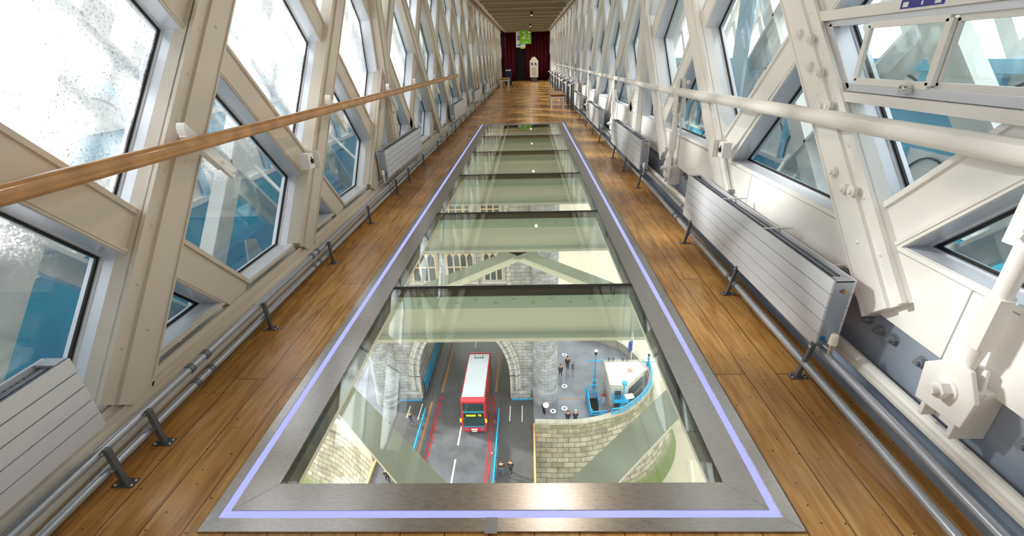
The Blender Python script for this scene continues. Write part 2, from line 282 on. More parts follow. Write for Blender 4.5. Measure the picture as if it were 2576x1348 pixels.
# ------------------------------------------------------------------ lattice walls and windows
def clip(poly, f):   # keep f(p)>=0
    out = []
    for i in range(len(poly)):
        a, b = poly[i], poly[(i + 1) % len(poly)]; fa, fb = f(a), f(b)
        if fa >= 0: out.append(a)
        if (fa >= 0) != (fb >= 0):
            t = fa / (fa - fb); out.append((a[0] + t * (b[0] - a[0]), a[1] + t * (b[1] - a[1])))
    return out
def area(p): return .5 * sum(p[i][0] * p[(i + 1) % len(p)][1] - p[(i + 1) % len(p)][0] * p[i][1] for i in range(len(p)))
def inset(poly, d):
    if area(poly) < 0: poly = poly[::-1]
    q = poly[:]; n = len(poly)
    lines = []
    for i in range(n):
        a, b = poly[i], poly[(i + 1) % n]; dx, dy = b[0] - a[0], b[1] - a[1]; l = math.hypot(dx, dy)
        lines.append((-dy / l, dx / l, (-dy * a[0] + dx * a[1]) / l + d))
    for nx, ny, c in lines: q = clip(q, lambda p: nx * p[0] + ny * p[1] - c)
    # same vertex count from neighbour line intersections
    res = []
    for i in range(n):
        (a1, b1, c1), (a2, b2, c2) = lines[i - 1], lines[i]; D = a1 * b2 - a2 * b1
        if abs(D) < 1e-6: return None
        res.append(((c1 * b2 - c2 * b1) / D, (a1 * c2 - a2 * c1) / D))
    if len(q) < 3 or area(q) < .004: return None
    ok = all(nx * p[0] + ny * p[1] - c > -1e-4 for p in res for nx, ny, c in lines)
    return res if ok else None
def clean(poly, tol=.03):
    out = []
    for p in poly:
        if not out or math.hypot(p[0] - out[-1][0], p[1] - out[-1][1]) > tol: out.append(p)
    if len(out) > 1 and math.hypot(out[0][0] - out[-1][0], out[0][1] - out[-1][1]) < tol: out.pop()
    return out
WN = [0]
def lattice(side, sl, A, B, post, zlo, xb, xw, rain):
    """side -1/+1; sl slope; A/B y at z=0 of rising/falling lines; xb beam face, xw window casing plane"""
    s = side; root = empty('wall_left' if s < 0 else 'wall_right'); tag(root, kind='structure')
    ztop = 3.3; L = math.hypot(1, sl); wa, wb = .105, .095
    def P(x, y, z): return (x, y, z)
    def beam(y0, sgn, raised, bolts):
        # direction in wall plane
        d = Vector((0, 1 / L, sgn * sl / L)); nrm = Vector((0, -sgn * sl / L, 1 / L)) * (1 if sgn > 0 else 1); inn = Vector((-s, 0, 0))
        zA = .19 if s < 0 else (.47 if raised else .70)
        pA = Vector((0, y0 + sgn * zA / sl, zA)); pB = Vector((0, y0 + sgn * ztop / sl, ztop))
        if max(pA.y, pB.y) < Y0 or min(pA.y, pB.y) > Y1: return
        # trim to y range
        for q in (pA, pB):
            if q.y < Y0: q.z += sgn * (Y0 - q.y) * sl; q.y = Y0
            if q.y > Y1: q.z += sgn * (Y1 - q.y) * sl; q.y = Y1
        if not raised and post and (pA.y - post) * (pB.y - post) < 0: pass
        m = MB(); c = (pA + pB) / 2; h = (pB - pA).length / 2
        def plate(u0, u1, x0, x1, mi=0): m.obox(c + nrm * (u0 + u1) / 2 + Vector(((x0 + x1) / 2, 0, 0)), d * h, nrm * abs(u1 - u0) / 2, Vector((abs(x1 - x0) / 2, 0, 0)), mi)
        if raised:
            plate(-.135, .135, xb + s * .10, xb + s * .02); plate(-.085, .045, xb, xb + s * .03); plate(.10, .135, xb, xb + s * .03); plate(-.135, -.125, xb + s * .01, xb + s * .03)
            if bolts:
                t = .25
                while t < 2 * h:
                    p = pA + d * t; m.dome(p + nrm * .072 + Vector((xb + s * .02, 0, 0)), inn, .011); m.dome(p + d * .1 + nrm * -.02 + Vector((xb, 0, 0)), inn, .011) if int(t * 3) % 3 == 0 else None; t += .3
        else:
            plate(-.105, .105, xb + s * .12, xb + s * .06); plate(.088, .105, xb + s * .045, xb + s * .06); plate(-.105, -.088, xb + s * .045, xb + s * .06)
            if bolts == 2:
                t = .2
                while t < 2 * h:
                    p = pA + d * t
                    if .85 < p.z < 2.2: m.cyl(p + nrm * .04 + Vector((xb + s * .06, 0, 0)), p + nrm * .04 + Vector((xb + s * .035, 0, 0)), .026, n=10); m.dome(p + d * .05 - nrm * .05 + Vector((xb + s * .06, 0, 0)), inn, .01)
                    t += .17 if int(t * 10) % 2 else .11
        o = obj('diagonal_beam', m, M['cream'] if s < 0 else M['cream2'], root); return o
    for i, y0 in enumerate(A): beam(y0, 1, y0 < post - 1, 1 if y0 < 8 else 0)
    for i, y0 in enumerate(B): beam(y0, -1, y0 > post + 2.5, (2 if abs(y0 - 4.6) < .3 else 1) if y0 < 10 else 0)
    # bolted splice on the nearer wall faces
    if s > 0:
        m = MB(); sl_ = sl; y0 = A[[i for i, a in enumerate(A) if abs(a - 1.37) < .02][0]]
        dd = Vector((0, 1 / L, sl / L)); nn = Vector((0, -sl / L, 1 / L))
        for zc, u in ((2.02, .0), (1.92, -.02), (1.68, -.02), (1.6, .05), (1.5, -.01), (1.43, .05), (1.3, -.02), (1.27, .05), (1.02, -.04), (.93, .0), (.90, .05)):
            p = Vector((xb, y0 + zc / sl, zc)) + nn * u; m.cyl(p, p + Vector((-.022, 0, 0)), .027, n=10); m.cyl(p + Vector((-.022, 0, 0)), p + Vector((-.032, 0, 0)), .02, .012, n=10)
        sm('rivet_row', m, M['cream2'], root)
    # post
    for py in ((post,) if s < 0 else (post,)) + (post + 11.04, post + 22.1):
        m = MB(); m.box(xb + s * .1, xb + s * .01, py - .17, py + .17, .1, 3.3); m.box(xb + s * .01, xb - s * .02, py - .05, py + .11, .1, 3.3); m.box(xb + s * .01, xb - s * .03, py - .17, py - .14, .1, 3.3); m.box(xb + s * .01, xb - s * .015, py + .15, py + .17, .1, 3.3)
        for z in (.8, .95, 1.12, 1.28, 1.45): m.dome((xb - s * .02, py, z), (-s, 0, 0), .022); m.dome((xb - s * .02, py + .07, z), (-s, 0, 0), .022)
        obj('vertical_post', m, M['cream'] if s < 0 else M['cream2'], root)
    # top chord, base
    m = MB(); m.box(min(xb + s * .12, xb - s * .03), max(xb + s * .12, xb - s * .03), Y0, Y1, 3.2, 3.4); obj('top_chord', m, M['cream'], root)
    if s < 0:
        m = MB(); m.box(-2.02, -1.84, Y0, Y1, -.3, .16); m.cyl((-1.86, Y0, .1), (-1.86, Y1, .1), .07, n=14); m.box(-2.1, -1.86, Y0, Y1, .16, .185); obj('kerb_beam', m, M['cream'], root)
        m = MB(); m.box(-1.9, -1.885, Y0, Y1, .185, .215); obj('sill_strip', m, M['cream'], root)
    else:
        m = MB(); y = Y0
        while y < Y1:
            m.box(1.68, 1.76, y + .004, min(y + 1.836, Y1), .42, .735); y += 1.84
        obj('kick_panel', m, M['cream2'], root)
        m = MB(); m.box(1.72, 1.76, Y0, Y1, -.25, .43); m.box(1.6, 1.72, Y0, Y1, -.02, .0); obj('girder_web', m, M['girder'], root)
        m = MB(); m.box(1.62, 1.70, Y0, Y1, .13, .145); m.cyl((1.655, Y0, .16), (1.655, Y1, .16), .028, n=12); obj('cable_conduit', m, M['cream2'], root)
    # windows
    xg = xw + s * .13
    for i in range(len(A) - 1):
        for j in range(len(B) - 1):
            a0, a1, b0, b1 = A[i], A[i + 1], B[j], B[j + 1]
            def X(a, b): return ((a + b) / 2, (b - a) / 2 * sl)
            poly = [X(a0, b0), X(a1, b0), X(a1, b1), X(a0, b1)]
            if min(p[1] for p in poly) > ztop - .15 or max(p[1] for p in poly) < zlo + .1: continue
            if min(p[0] for p in poly) > Y1 - .2 or max(p[0] for p in poly) < Y0 + .2: continue
            # offsets from the beam lines
            q = poly
            ny, nz = sl / L, 1 / L
            q = clip(q, lambda p: (p[0] - p[1] / sl - a0) * ny - wa); q = clip(q, lambda p: -(p[0] - p[1] / sl - a1) * ny - wa) if len(q) > 2 else q
            q = clip(q, lambda p: (p[0] + p[1] / sl - b0) * ny - wb) if len(q) > 2 else q
            q = clip(q, lambda p: -(p[0] + p[1] / sl - b1) * ny - wb) if len(q) > 2 else q
            for f in (lambda p: p[1] - zlo, lambda p: ztop - .05 - p[1], lambda p: p[0] - Y0, lambda p: Y1 - p[0]):
                if len(q) > 2: q = clip(q, f)
            if len(q) < 3: continue
            pieces = [q]
            for py in (post, post + 11.04, post + 22.1):
                nw = []
                for w in pieces:
                    ys = [p[0] for p in w]
                    if min(ys) < py < max(ys) or abs(min(ys) - py) < .17 or abs(max(ys) - py) < .17:
                        for f in (lambda p: py - .18 - p[0], lambda p: p[0] - py - .18):
                            c = clip(w, f)
                            if len(c) > 2: nw.append(c)
                    else: nw.append(w)
                pieces = nw
            for w in pieces:
                w0 = w
                for tol in (.03, .06, .1, .15, .2, .3):
                    w = clean(w0, tol)
                    if len(w) < 3: break
                    if area(w) < 0: w = w[::-1]
                    if inset(w, .044): break
                if len(w) < 3 or abs(area(w)) < .05: continue
                if area(w) < 0: w = w[::-1]
                o1 = w; o2 = inset(w, .022); o3 = inset(w, .032); o4 = inset(w, .044)
                if not (o2 and o3 and o4): continue
                WN[0] += 1
                cy = sum(p[0] for p in w) / len(w); cz = sum(p[1] for p in w) / len(w)
                W_ = empty('window_%d' % WN[0]); tag(W_, kind='structure')
                to = lambda pl, x: [(x, p[0], p[1]) for p in pl]
                m = MB(); m.ring(to(o1, xw), to(o2, xw), (s * .035, 0, 0)); obj('casing', m, M['cream'] if s < 0 else M['cream2'], W_)
                m = MB(); m.ring(to(o2, xw + s * .01), to(inset(w, .026) or o3, xw + s * .01), (s * .15, 0, 0)); m.ring(to(o2, xg - s * .02), to(o3, xg - s * .02), (s * .06, 0, 0)); obj('window_frame', m, M['alu'], W_)
                m = MB(); m.ring(to(o3, xg - s * .006), to(o4 if cy < 9 else o4, xg - s * .006), (s * .012, 0, 0)); obj('gasket', m, M['black'], W_)
                m = MB(); m.prism(to(inset(w, .036), xg), (s * .008, 0, 0)); obj('pane', m, M['rainpane'] if rain and cy < 9 else M['pane'], W_)
                if s > 0 and abs(a0 + .47) < .1 and abs(b1 - 4.72) < .1 or (s > 0 and abs(a1 - 1.37) < .05 and abs(b0 - 2.8) < .1): SL.append((W_, w))
    return root
SL = []
Aleft = [-.465 - 1.84 * k for k in range(5, 0, -1)] + [-.465, 1.375, 3.215, 5.03, 6.95] + [6.95 + 1.845 * k for k in range(1, 17)]
Bleft = [.99 - 1.8 * k for k in range(3, 0, -1)] + [.99, 2.74, 4.485, 6.3, 8.1, 9.95] + [9.95 + 1.845 * k for k in range(1, 17)]
Aright = [-.47 - 1.85 * k for k in range(5, 0, -1)] + [-.47, 1.37, 3.23, 5.1, 6.96] + [6.96 + 1.845 * k for k in range(1, 17)]
Bright = [2.8 - 1.85 * k for k in range(4, 0, -1)] + [2.8, 4.72, 6.69, 8.5, 10.34] + [10.34 + 1.845 * k for k in range(1, 17)]
lattice(-1, 1.13, Aleft, Bleft, 6.35, .24, -1.85, -1.90, True)
lattice(1, 1.03, Aright, Bright, 7.1, .74, 1.63, 1.68, False)
# ------------------------------------------------------------------ outer cladding seen through the windows
def outer(side):
    s = side; sl = 1.13 if s < 0 else 1.03; L = math.hypot(1, sl); x1 = s * (2.62 if s < 0 else 2.42); xf = s * (3.15 if s < 0 else 2.95)
    root = empty('outer_truss'); tag(root, 'white painted steel truss outside the rain-spotted windows above the wooden handrail' if s < 0 else 'white painted steel truss outside the windows behind the white tube handrail', 'truss')
    for sgn, LL in ((1, Aleft if s < 0 else Aright), (-1, Bleft if s < 0 else Bright)):
        for y0 in LL:
            if y0 > 30 or y0 < -4: continue
            m = MB(); z0, z1 = -.5, 4.2; d = Vector((0, 1 / L, sgn * sl / L)); n = Vector((0, -sgn * sl / L, 1 / L))
            pA = Vector((x1, y0 + sgn * z0 / sl, z0)); pB = Vector((x1, y0 + sgn * z1 / sl, z1)); h = (pB - pA).length / 2; w = .105 if sgn > 0 else .06
            m.obox((pA + pB) / 2 + Vector((0 if sgn > 0 else s * .08, 0, 0)), d * h, n * w, Vector((.03, 0, 0))); m.obox((pA + pB) / 2 + n * w * .9, d * h, n * .012, Vector((.06, 0, 0)))
            obj('outer_diagonal', m, M['white'], root)
    for k in range(20):
        y = .2 + 1.84 * k
        m = MB(); m.cyl((s * 1.95, y, .15), (x1, y + .35, .7), .018); obj('tie_strut', m, M['white'], root)
        m = MB(); m.prism([(x1 + s * .035, y - .1, -.15), (x1 + s * .035, y + .16, -.15), (x1 + s * .035, y + .1, .06), (x1 + s * .035, y - .04, .1)], (s * .02, 0, 0)); obj('gusset_plate', m, M['white'], root)
    m = MB(); m.box(min(x1, x1 + s * .2), max(x1, x1 + s * .2), Y0, 36, -.75, -.45); obj('bottom_chord', m, M['white'], root)
    f = empty('cladding'); tag(f, 'white and blue ornamental outer cladding with pointed arches beyond the rain-spotted windows' if s < 0 else 'white and blue ornamental outer cladding with pointed arches beyond the tube handrail windows', 'cladding')
    def bx(name, z0, z1, m_, dx=0.0, t=.06):
        b = MB(); xx = xf - s * dx; b.box(min(xx, xx + s * t), max(xx, xx + s * t), Y0, 36, z0, z1); obj(name, b, M[m_], f)
    bx('blue_base', -.35, .4, 'aqua'); bx('sill_moulding', .4, .45, 'cream2', .05, .12); bx('lower_panel', .45, .88, 'cream2'); bx('blue_band', .88, 1.16, 'blue2'); bx('white_ledge', 1.16, 1.2, 'white', .05, .12)
    bx('upper_panel', 1.2, 1.42, 'cream2'); bx('top_moulding', 1.42, 1.5, 'blue2', .06, .14)
    for z0, z1, w in ((.47, .86, .56), (1.22, 1.4, .56)):
        m = MB(); pts = [(w * .06 + (w * .44) * (1 - math.cos(u * math.pi / 16)), z0 + (z1 - z0) * (.15 + .8 * math.sin(u * math.pi / 16))) for u in range(9)]
        for a, b in zip(pts[:-1], pts[1:]):
            for q in (0, 1): m.cyl(*[(xf - s * .012, (p[0] if not q else w - p[0]), p[1]) for p in (a, b)], .008, n=5)
        m.cyl((xf - s * .012, w * .06, z0), (xf - s * .012, w * .06, z0 + (z1 - z0) * .2), .008, n=5); m.cyl((xf - s * .012, w * .94, z0), (xf - s * .012, w * .94, z0 + (z1 - z0) * .2), .008, n=5)
        ar = obj('pointed_arch', m, M['darkgrey'], f); ar.location.y = -2
        m = MB(); m.box(min(xf, xf - s * .05), max(xf, xf - s * .05), -.035, .035, z0 - .02, z1 + .02); rb_ = obj('panel_rib', m, M['blue2'], f); rb_.location.y = -2
        for k in range(1, 24):
            for src in (ar, rb_): c = src.copy(); COL.objects.link(c); c.location.y = -2 + k * w
    # upper white lattice
    m = MB(); y = -4.0
    while y < 30:
        for sg in (1, -1):
            a = Vector((xf, y, 1.5)); b_ = Vector((xf, y + sg * 1.55, 3.4)); dd = (b_ - a); h = dd.length / 2; dn = dd.normalized(); n = Vector((0, -dn.z, dn.y)); m.obox((a + b_) / 2 + Vector((s * .02 * sg, 0, 0)), dn * h, n * .045, Vector((.02, 0, 0)))
        y += .78
    obj('upper_lattice', m, M['white'], f)
    if s > 0:
        for ya in (1.55, 5.2):
            m = MB(); m.prism([(2.3, ya, .9), (2.3, ya + .32, .9), (2.3, ya + .42, 2.6), (2.3, ya + .1, 2.6)], (.03, 0, 0)); obj('weather_board', m, M['lightblue'], f)
    # grey-green louvre deck between wall and cladding
    m = MB(); y = -3.0
    while y < 22:
        m.obox(((s * 2.0 + xf) / 2, y, -.16), ((xf - s * 2.0) / 2, 0, 0), (0, .011, .008), (0, -.002, .003)); y += .06
    m.box(min(s * 2.0, xf), max(s * 2.0, xf), -3, 22, -.2, -.19, 1)
    tag(obj('louvre_deck', m, [M['slat'], M['aqua']], f), None)
outer(-1); outer(1)
# ------------------------------------------------------------------ glass floor
gf = empty('glass_floor_surround', (0, 0, 0)); tag(gf, 'brushed steel surround with glowing violet light strips around the long glass floor', 'floor frame')
def mitre_ring(name, ox0, ox1, oy0, oy1, ix0, ix1, iy0, iy1, z0, z1, m):
    nm = ['front', 'right', 'back', 'left']
    O = [(ox0, oy0), (ox1, oy0), (ox1, oy1), (ox0, oy1)]; I = [(ix0, iy0), (ix1, iy0), (ix1, iy1), (ix0, iy1)]
    for k in range(4):
        j = (k + 1) % 4; b = MB(); g = .0008
        b.prism([(O[k][0], O[k][1], z0), (O[j][0], O[j][1], z0), (I[j][0], I[j][1], z0), (I[k][0], I[k][1], z0)], (0, 0, z1 - z0)); obj(name, b, m, gf, bevel=.0012)
mitre_ring('outer_border', -1.262, .984, 1.063, 12.26, -1.217, .927, 1.118, 12.2, 0.0, .008, M['steel'])
mitre_ring('light_strip', -1.217, .927, 1.118, 12.2, -1.183, .893, 1.149, 12.17, -.01, .005, M['led'])
mitre_ring('inner_border', -1.183, .893, 1.149, 12.17, GX0, GX1, GY0, GY1, -.012, .008, M['steel'])
b = MB(); b.box(-.183, -.137, 1.055, 1.118, .008, .0095); obj('joint_cover', b, M['silverd'], gf)
b = MB()
for x0, x1, y0, y1 in ((GX0 - .09, GX0 + .018, GY0 - .05, GY1 + .05), (GX1 - .018, GX1 + .09, GY0 - .05, GY1 + .05), (GX0, GX1, GY0 - .09, GY0 + .005), (GX0, GX1, GY1 - .005, GY1 + .09)): b.box(x0, x1, y0, y1, -.085, -.012)
obj('rubber_seal', b, M['black'], gf)
YD = [GY0, 3.0, 4.8, 6.62, 8.42, 10.24, GY1]
names = ['over the road and the red bus', 'over the stone tower windows', 'second before the darkest beam run', 'fourth along from the steel joint cover', 'fifth along from the steel joint cover', 'at the far end by the wooden bench side']
glab = ['floor glass panel over the red bus, next to the steel joint cover', 'floor glass panel over the mullioned tower windows, second along', 'floor glass panel third along, reflecting the ceiling beams', 'floor glass panel fourth along the walkway, green-grey with reflections', 'floor glass panel fifth along, last but one before the bench', 'floor glass panel at the bench end, reflecting the lime sign']
for i in range(6):
    b = MB(); b.box(GX0 + .001, GX1 - .001, YD[i] + (.03 if i else .001), YD[i + 1] - (.008 if i < 5 else .001), -.008, .002)
    p = obj('glass_floor_panel', b, M['fglass']); tag(p, glab[i], 'glass floor', 'glass floor panels')
uf = empty('underfloor_frame'); tag(uf, 'white painted steel framework of beams and diagonal braces beneath the glass floor', 'steel frame')
for i, y in enumerate(YD[1:-1] + [13.9, 15.7, 17.5, -.5]):
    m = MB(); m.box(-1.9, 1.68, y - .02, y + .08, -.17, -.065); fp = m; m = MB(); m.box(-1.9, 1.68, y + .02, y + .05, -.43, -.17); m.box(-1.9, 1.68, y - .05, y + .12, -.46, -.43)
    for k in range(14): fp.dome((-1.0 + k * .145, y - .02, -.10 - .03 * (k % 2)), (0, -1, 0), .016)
    cb_ = obj('crossbeam', m, M['under'], uf); obj('flange_plate', fp, M['flangeshade'], cb_)  # shading on the upper plate is painted in as a pale green tint
for y in YD[1:-1]:
    m = MB(); m.box(GX0 + .001, GX1 - .001, y - .008, y + .03, -.065, .004); obj('joint_bar', m, M['black'], uf)
k = 0
ap = 1.27 - 3.8
while ap < 34:
    for sx in (1, -1):
        for sy in (1, -1):
            a = Vector((-.15, ap, -.6)); b_ = Vector((-.15 + sx * 1.9, ap + sy * 1.9, -.6)); dd = b_ - a; n = Vector((-dd.y, dd.x, 0)).normalized(); h = dd.length / 2; dn = dd.normalized()
            m = MB(); m.obox((a + b_) / 2, dn * h, n * .1, Vector((0, 0, .012))); m.obox((a + b_) / 2 + Vector((0, 0, -.06)), dn * h, n * .008, Vector((0, 0, .06)));
            obj('brace', m, M['under'], uf)
    m = MB(); m.box(-.4, .1, ap - .2, ap + .2, -.615, -.6); obj('node_plate', m, M['white'], uf); ap += 3.8
for x in (-1.33, 1.05):
    m = MB(); m.box(x - .05, x + .05, Y0, 30, -.45, -.43); m.box(x - .01, x + .01, Y0, 30, -.43, -.09); m.box(x - .05, x + .05, Y0, 30, -.10, -.088); obj('edge_beam', m, M['under'], uf)
for x in (-2.0, 1.72):
    m = MB(); m.box(x - .1, x + .1, Y0, 36, -.75, -.5); obj('side_chord', m, M['white'], uf)
for x in (GX0 - .004, GX1 - .016):
    m = MB(); m.box(x, x + .02, GY0, GY1, -.115, -.088); obj('seal_ledge', m, M['white'], uf)
# ------------------------------------------------------------------ wooden handrail and its brackets
hr = empty('wooden_handrail', (-1.7, 0, 1.22)); tag(hr, 'long polished oak handrail in front of the rain-spotted windows', 'handrail')
m = MB(); prof = [(.028 * math.cos(t) * (1 if abs(math.cos(t)) < .8 else 1), .036 * math.sin(t)) for t in [2 * math.pi * k / 16 for k in range(16)]]
m.prism([(x, -3.0, z) for x, z in prof], (0, 14.75, 0)); sm('rail', m, M['rail'], hr)
def bracket(y):
    m = MB(); d = Vector((0, .70, -.72)); n = Vector((0, .72, .70)); o = Vector((-.055, y, -.03))
    m.obox(o + d * .02, d * .15, n * .033, Vector((.006, 0, 0))); m.obox(o + d * .02 - n * .033, d * .15, n * .005, Vector((.02, 0, 0)))
    # curled upper end
    pts = [o - d * .11 - n * .03 + Vector((.0, 0, 0)) + (-d * .05 * math.sin(t) + n * .05 * (1 - math.cos(t))) for t in [k * .32 for k in range(6)]]
    for a, b in zip(pts[:-1], pts[1:]): m.obox((a + b) / 2, (b - a) * .55, (b - a).cross(Vector((1, 0, 0))).normalized() * .006, Vector((.022, 0, 0)))
    # forked lower end with bolt
    for q in (-.022, .022): m.obox(o + d * .215 + n * q, d * .05, n * .012, Vector((.01, 0, 0))); m.cyl(o + d * .26 + n * q - Vector((.012, 0, 0)), o + d * .26 + n * q + Vector((.012, 0, 0)), .014, n=12)
    m.hexbolt(o + d * .15 + n * .0 + Vector((.006, 0, 0)), (1, 0, 0), .012)
    m.cyl(o + Vector((-.09, 0, 0)), o + Vector((.03, 0, .02)), .014)
    obj('bracket', m, M['white'], hr, bevel=.002)
for y in (2.42, 4.25, 6.1, 7.55, 9.2, 10.9, .55): bracket(y)
# ------------------------------------------------------------------ tube handrail and tie rods on the other wall
tr = empty('tube_handrail', (1.6, 0, 1.2)); tag(tr, 'long white painted steel tube handrail in front of the sliding window', 'handrail')
ties = [1.36, 5.12, 8.9, 12.65, 16.4, 20.1, 23.8, 27.5]
m = MB(); m.cyl((0, -2.6, .12), (0, 5.05, .01), .042, n=20); sm('rail', m, M['white'], tr)
for a, b_ in zip(ties[1:-1], ties[2:]):
    m = MB(); m.cyl((0, a + .06, 0.0), (0, b_ - .04, 0.0), .036, n=16); sm('rail', m, M['white'], tr)
def tie(y, lab):
    t = empty('tie_rod', (1.62, y, 0)); tag(t, lab, 'tie rod', 'white tie rods along the tube handrail wall')
    m = MB(); m.box(.02, .1, -.075, .075, .22, .44); m.box(-.035, .02, -.075, -.055, .22, .44); m.box(-.035, .02, .055, .075, .22, .44); obj('anchor_plate', m, M['white'], t, bevel=.003)
    m = MB(); m.prism([(-.045, -.1, .3), (-.045, .1, .28), (-.045, .12, .44), (-.045, .03, .52), (-.045, -.05, .52), (-.045, -.11, .42)], (.02, 0, 0)); m.prism([(.012, -.07, .32), (.012, .09, .3), (.012, .1, .44), (.012, .03, .52), (.012, -.05, .52), (.012, -.07, .42)], (.014, 0, 0)); obj('clevis', m, M['white'], t, bevel=.004)
    m = MB(); m.hexbolt((-.045, 0, .4), (-1, 0, 0), .035, .04); sm('clevis_bolt', m, M['white'], t)
    m = MB(); m.cyl((-.01, 0, .5), (-.01, 0, .6), .024, .034, n=14); m.cyl((-.01, 0, .6), (-.01, 0, .8), .042, n=6); m.cyl((-.01, 0, .8), (-.01, 0, 1.0), .03, n=14); sm('turnbuckle', m, M['white'], t)
    m = MB(); m.box(-.035, -.02, -.06, .06, .98, 1.34); m.box(.02, .035, -.06, .06, .98, 1.34); m.box(-.02, .02, .03, .06, 1.1, 1.34); m.cyl((-.06, 0, 1.03), (.06, 0, 1.03), .018, n=6); obj('top_bracket', m, M['white'], t, bevel=.003)
    m = MB(); m.cyl((.1, .0, .62), (-.0, -.09, 1.0), .012); m.cyl((.07, -.02, .95), (.02, -.02, 1.32), .02, .028); m.sphere((.06, -.05, 1.3), .026); sm('swivel_joint', m, M['white'], t)
    return t
tl = ['white tie rod nearest the sliding window, its clevis bolt over the grey girder', 'white tie rod between the long radiator and the one beyond it', 'white tie rod beside the third radiator from the sliding window', 'fourth white tie rod from the sliding window', 'fifth white tie rod, behind the first reading board', 'white tie rod behind the middle reading boards', 'white tie rod behind the farther reading boards', 'white tie rod closest to the red curtain']
for y, l in zip(ties, tl): tie(y, l)
# big anchor block under the nearest tie
# girder bolts
gb = MB()
gi = 0
for (y, z) in ((1.96, .335), (1.875, .325), (1.79, .33), (1.62, .325), (1.16, .32), (4.9, .37), (4.8, .36), (4.7, .355), (4.45, .35), (8.6, .36), (8.5, .355)):
    m = MB(); m.hexbolt((1.72, y, z), (-1, 0, 0), .022, .022); o = sm('girder_bolt', m, M['silverd'], bpy.data.objects['wall_right'])
# ------------------------------------------------------------------ radiators, pipes, supports
def radiator(x, s, y0, y1, z0, z1, planks, lab, group, valve=True):
    """s: +1 radiator by the right wall (front faces -x), -1 by the left wall"""
    d = .11; t = empty('radiator', (x, y0, z0)); tag(t, lab, 'radiator', group); Ln = y1 - y0; H = z1 - z0
    X = lambda v: s * v
    def bx(m, a, b, c, dd, e, f, mi=0): m.box(min(X(a), X(b)), max(X(a), X(b)), c, dd, e, f, mi)
    ph = H / planks
    for k in range(planks):
        m = MB(); bx(m, 0, .012, 0, Ln, k * ph + .002, (k + 1) * ph - .002); obj('front_slat', m, M['rad'], t, bevel=.0015)
    m = MB(); bx(m, .008, .014, .002, Ln - .002, 0, H); obj('slat_backing', m, M['raddark'], t)
    for k in range(planks):
        m = MB(); bx(m, d - .012, d, 0, Ln, k * ph + .002, (k + 1) * ph - .002); obj('rear_slat', m, M['rad'], t)
    for y in (0, Ln):
        m = MB(); bx(m, .012, d - .012, y + (.0 if y == 0 else -.012), y + (.012 if y == 0 else 0), .01, H - .004); bx(m, .012, d - .012, (0 if y == 0 else Ln - .045), (.045 if y == 0 else Ln), H - .012, H - .001); obj('end_cap', m, M['pipe'], t, bevel=.001)
    m = MB(); yy = .05
    st = .022 if y0 < 8 else .06
    while yy < Ln - .05: bx(m, .018, d - .018, yy, yy + .004, .03, H - .02); yy += st
    bx(m, d / 2 - .012, d / 2 + .012, .045, Ln - .045, .03, H - .012); obj('convector_fins', m, M['raddark'], t)
    if y0 < 12 and s > 0:
        for yy in (Ln * .33, Ln * .63):
            m = MB(); bx(m, .0, d + .07, yy, yy + .012, H, H + .006); obj('top_clip', m, M['rad'], t)
    if valve:
        ye = 0
        m = MB(); m.cyl((X(.06), ye + .0, H - .06), (X(.06), ye - .008, H - .06), .012); m.cyl((X(.06), ye - .008, H - .06), (X(.06), ye - .012, H - .06), .006); sm('air_vent', m, M['gold'], t)
        m = MB(); m.cyl((X(.03), ye + .002, .05), (X(.03), ye - .002, .05), .015); obj('blue_dot', m, M['bluedot'], t)
        m = MB(); m.cyl((X(.05), ye, .03), (X(.05), ye - .05, .03), .012); m.cyl((X(.05), ye - .05, -.05), (X(.05), ye - .05, .035), .012); m.cyl((X(.05), ye - .05, .035), (X(.05), ye - .05, .05), .016); sm('valve_body', m, M['chrome'], t)
        m = MB(); m.cyl((X(.05), ye - .05, .05), (X(.05), ye - .05, .1), .021, .018, n=14); m.cyl((X(.05), ye - .05, .1), (X(.05), ye - .05, .106), .014); sm('valve_head', m, M['valve'], t)
    return t
GR = 'low grey radiators along the wall'
for y0, y1, l in ((1.92, 4.05, 'long silver-grey radiator beside the sliding window, brass vent on its end'), (5.88, 8.05, 'silver-grey radiator second from the sliding window, past the first tie rod pair'), (9.6, 11.65, 'silver-grey radiator third from the sliding window, near the bench end of the glass'), (13.3, 15.3, 'small-looking radiator just before the wooden bench under the tube handrail'),):
    radiator(1.45, 1, y0, y1, .2, .58, 5, l, 'radiators under the tube handrail')
rl = radiator(-1.72, -1, -.75, 1.33, .28, .61, 5, 'grey radiator at the picture corner under the oak handrail, fins visible on top', 'radiators under the wooden handrail')
rl['label'] = 'grey radiator cut off by the frame under the oak handrail, fins visible on top'
for y0, y1, l in ((5.4, 7.35, 'grey radiator past the vertical post with violet strip reflections on its slats'), (11.0, 12.9, 'grey radiator beyond the end of the oak handrail'), (15.5, 17.4, 'grey radiator second beyond the end of the oak handrail'), (20.0, 21.9, 'grey radiator third beyond the end of the oak handrail')):
    radiator(-1.72, -1, y0, y1, .28, .61, 5, l, 'radiators under the wooden handrail')
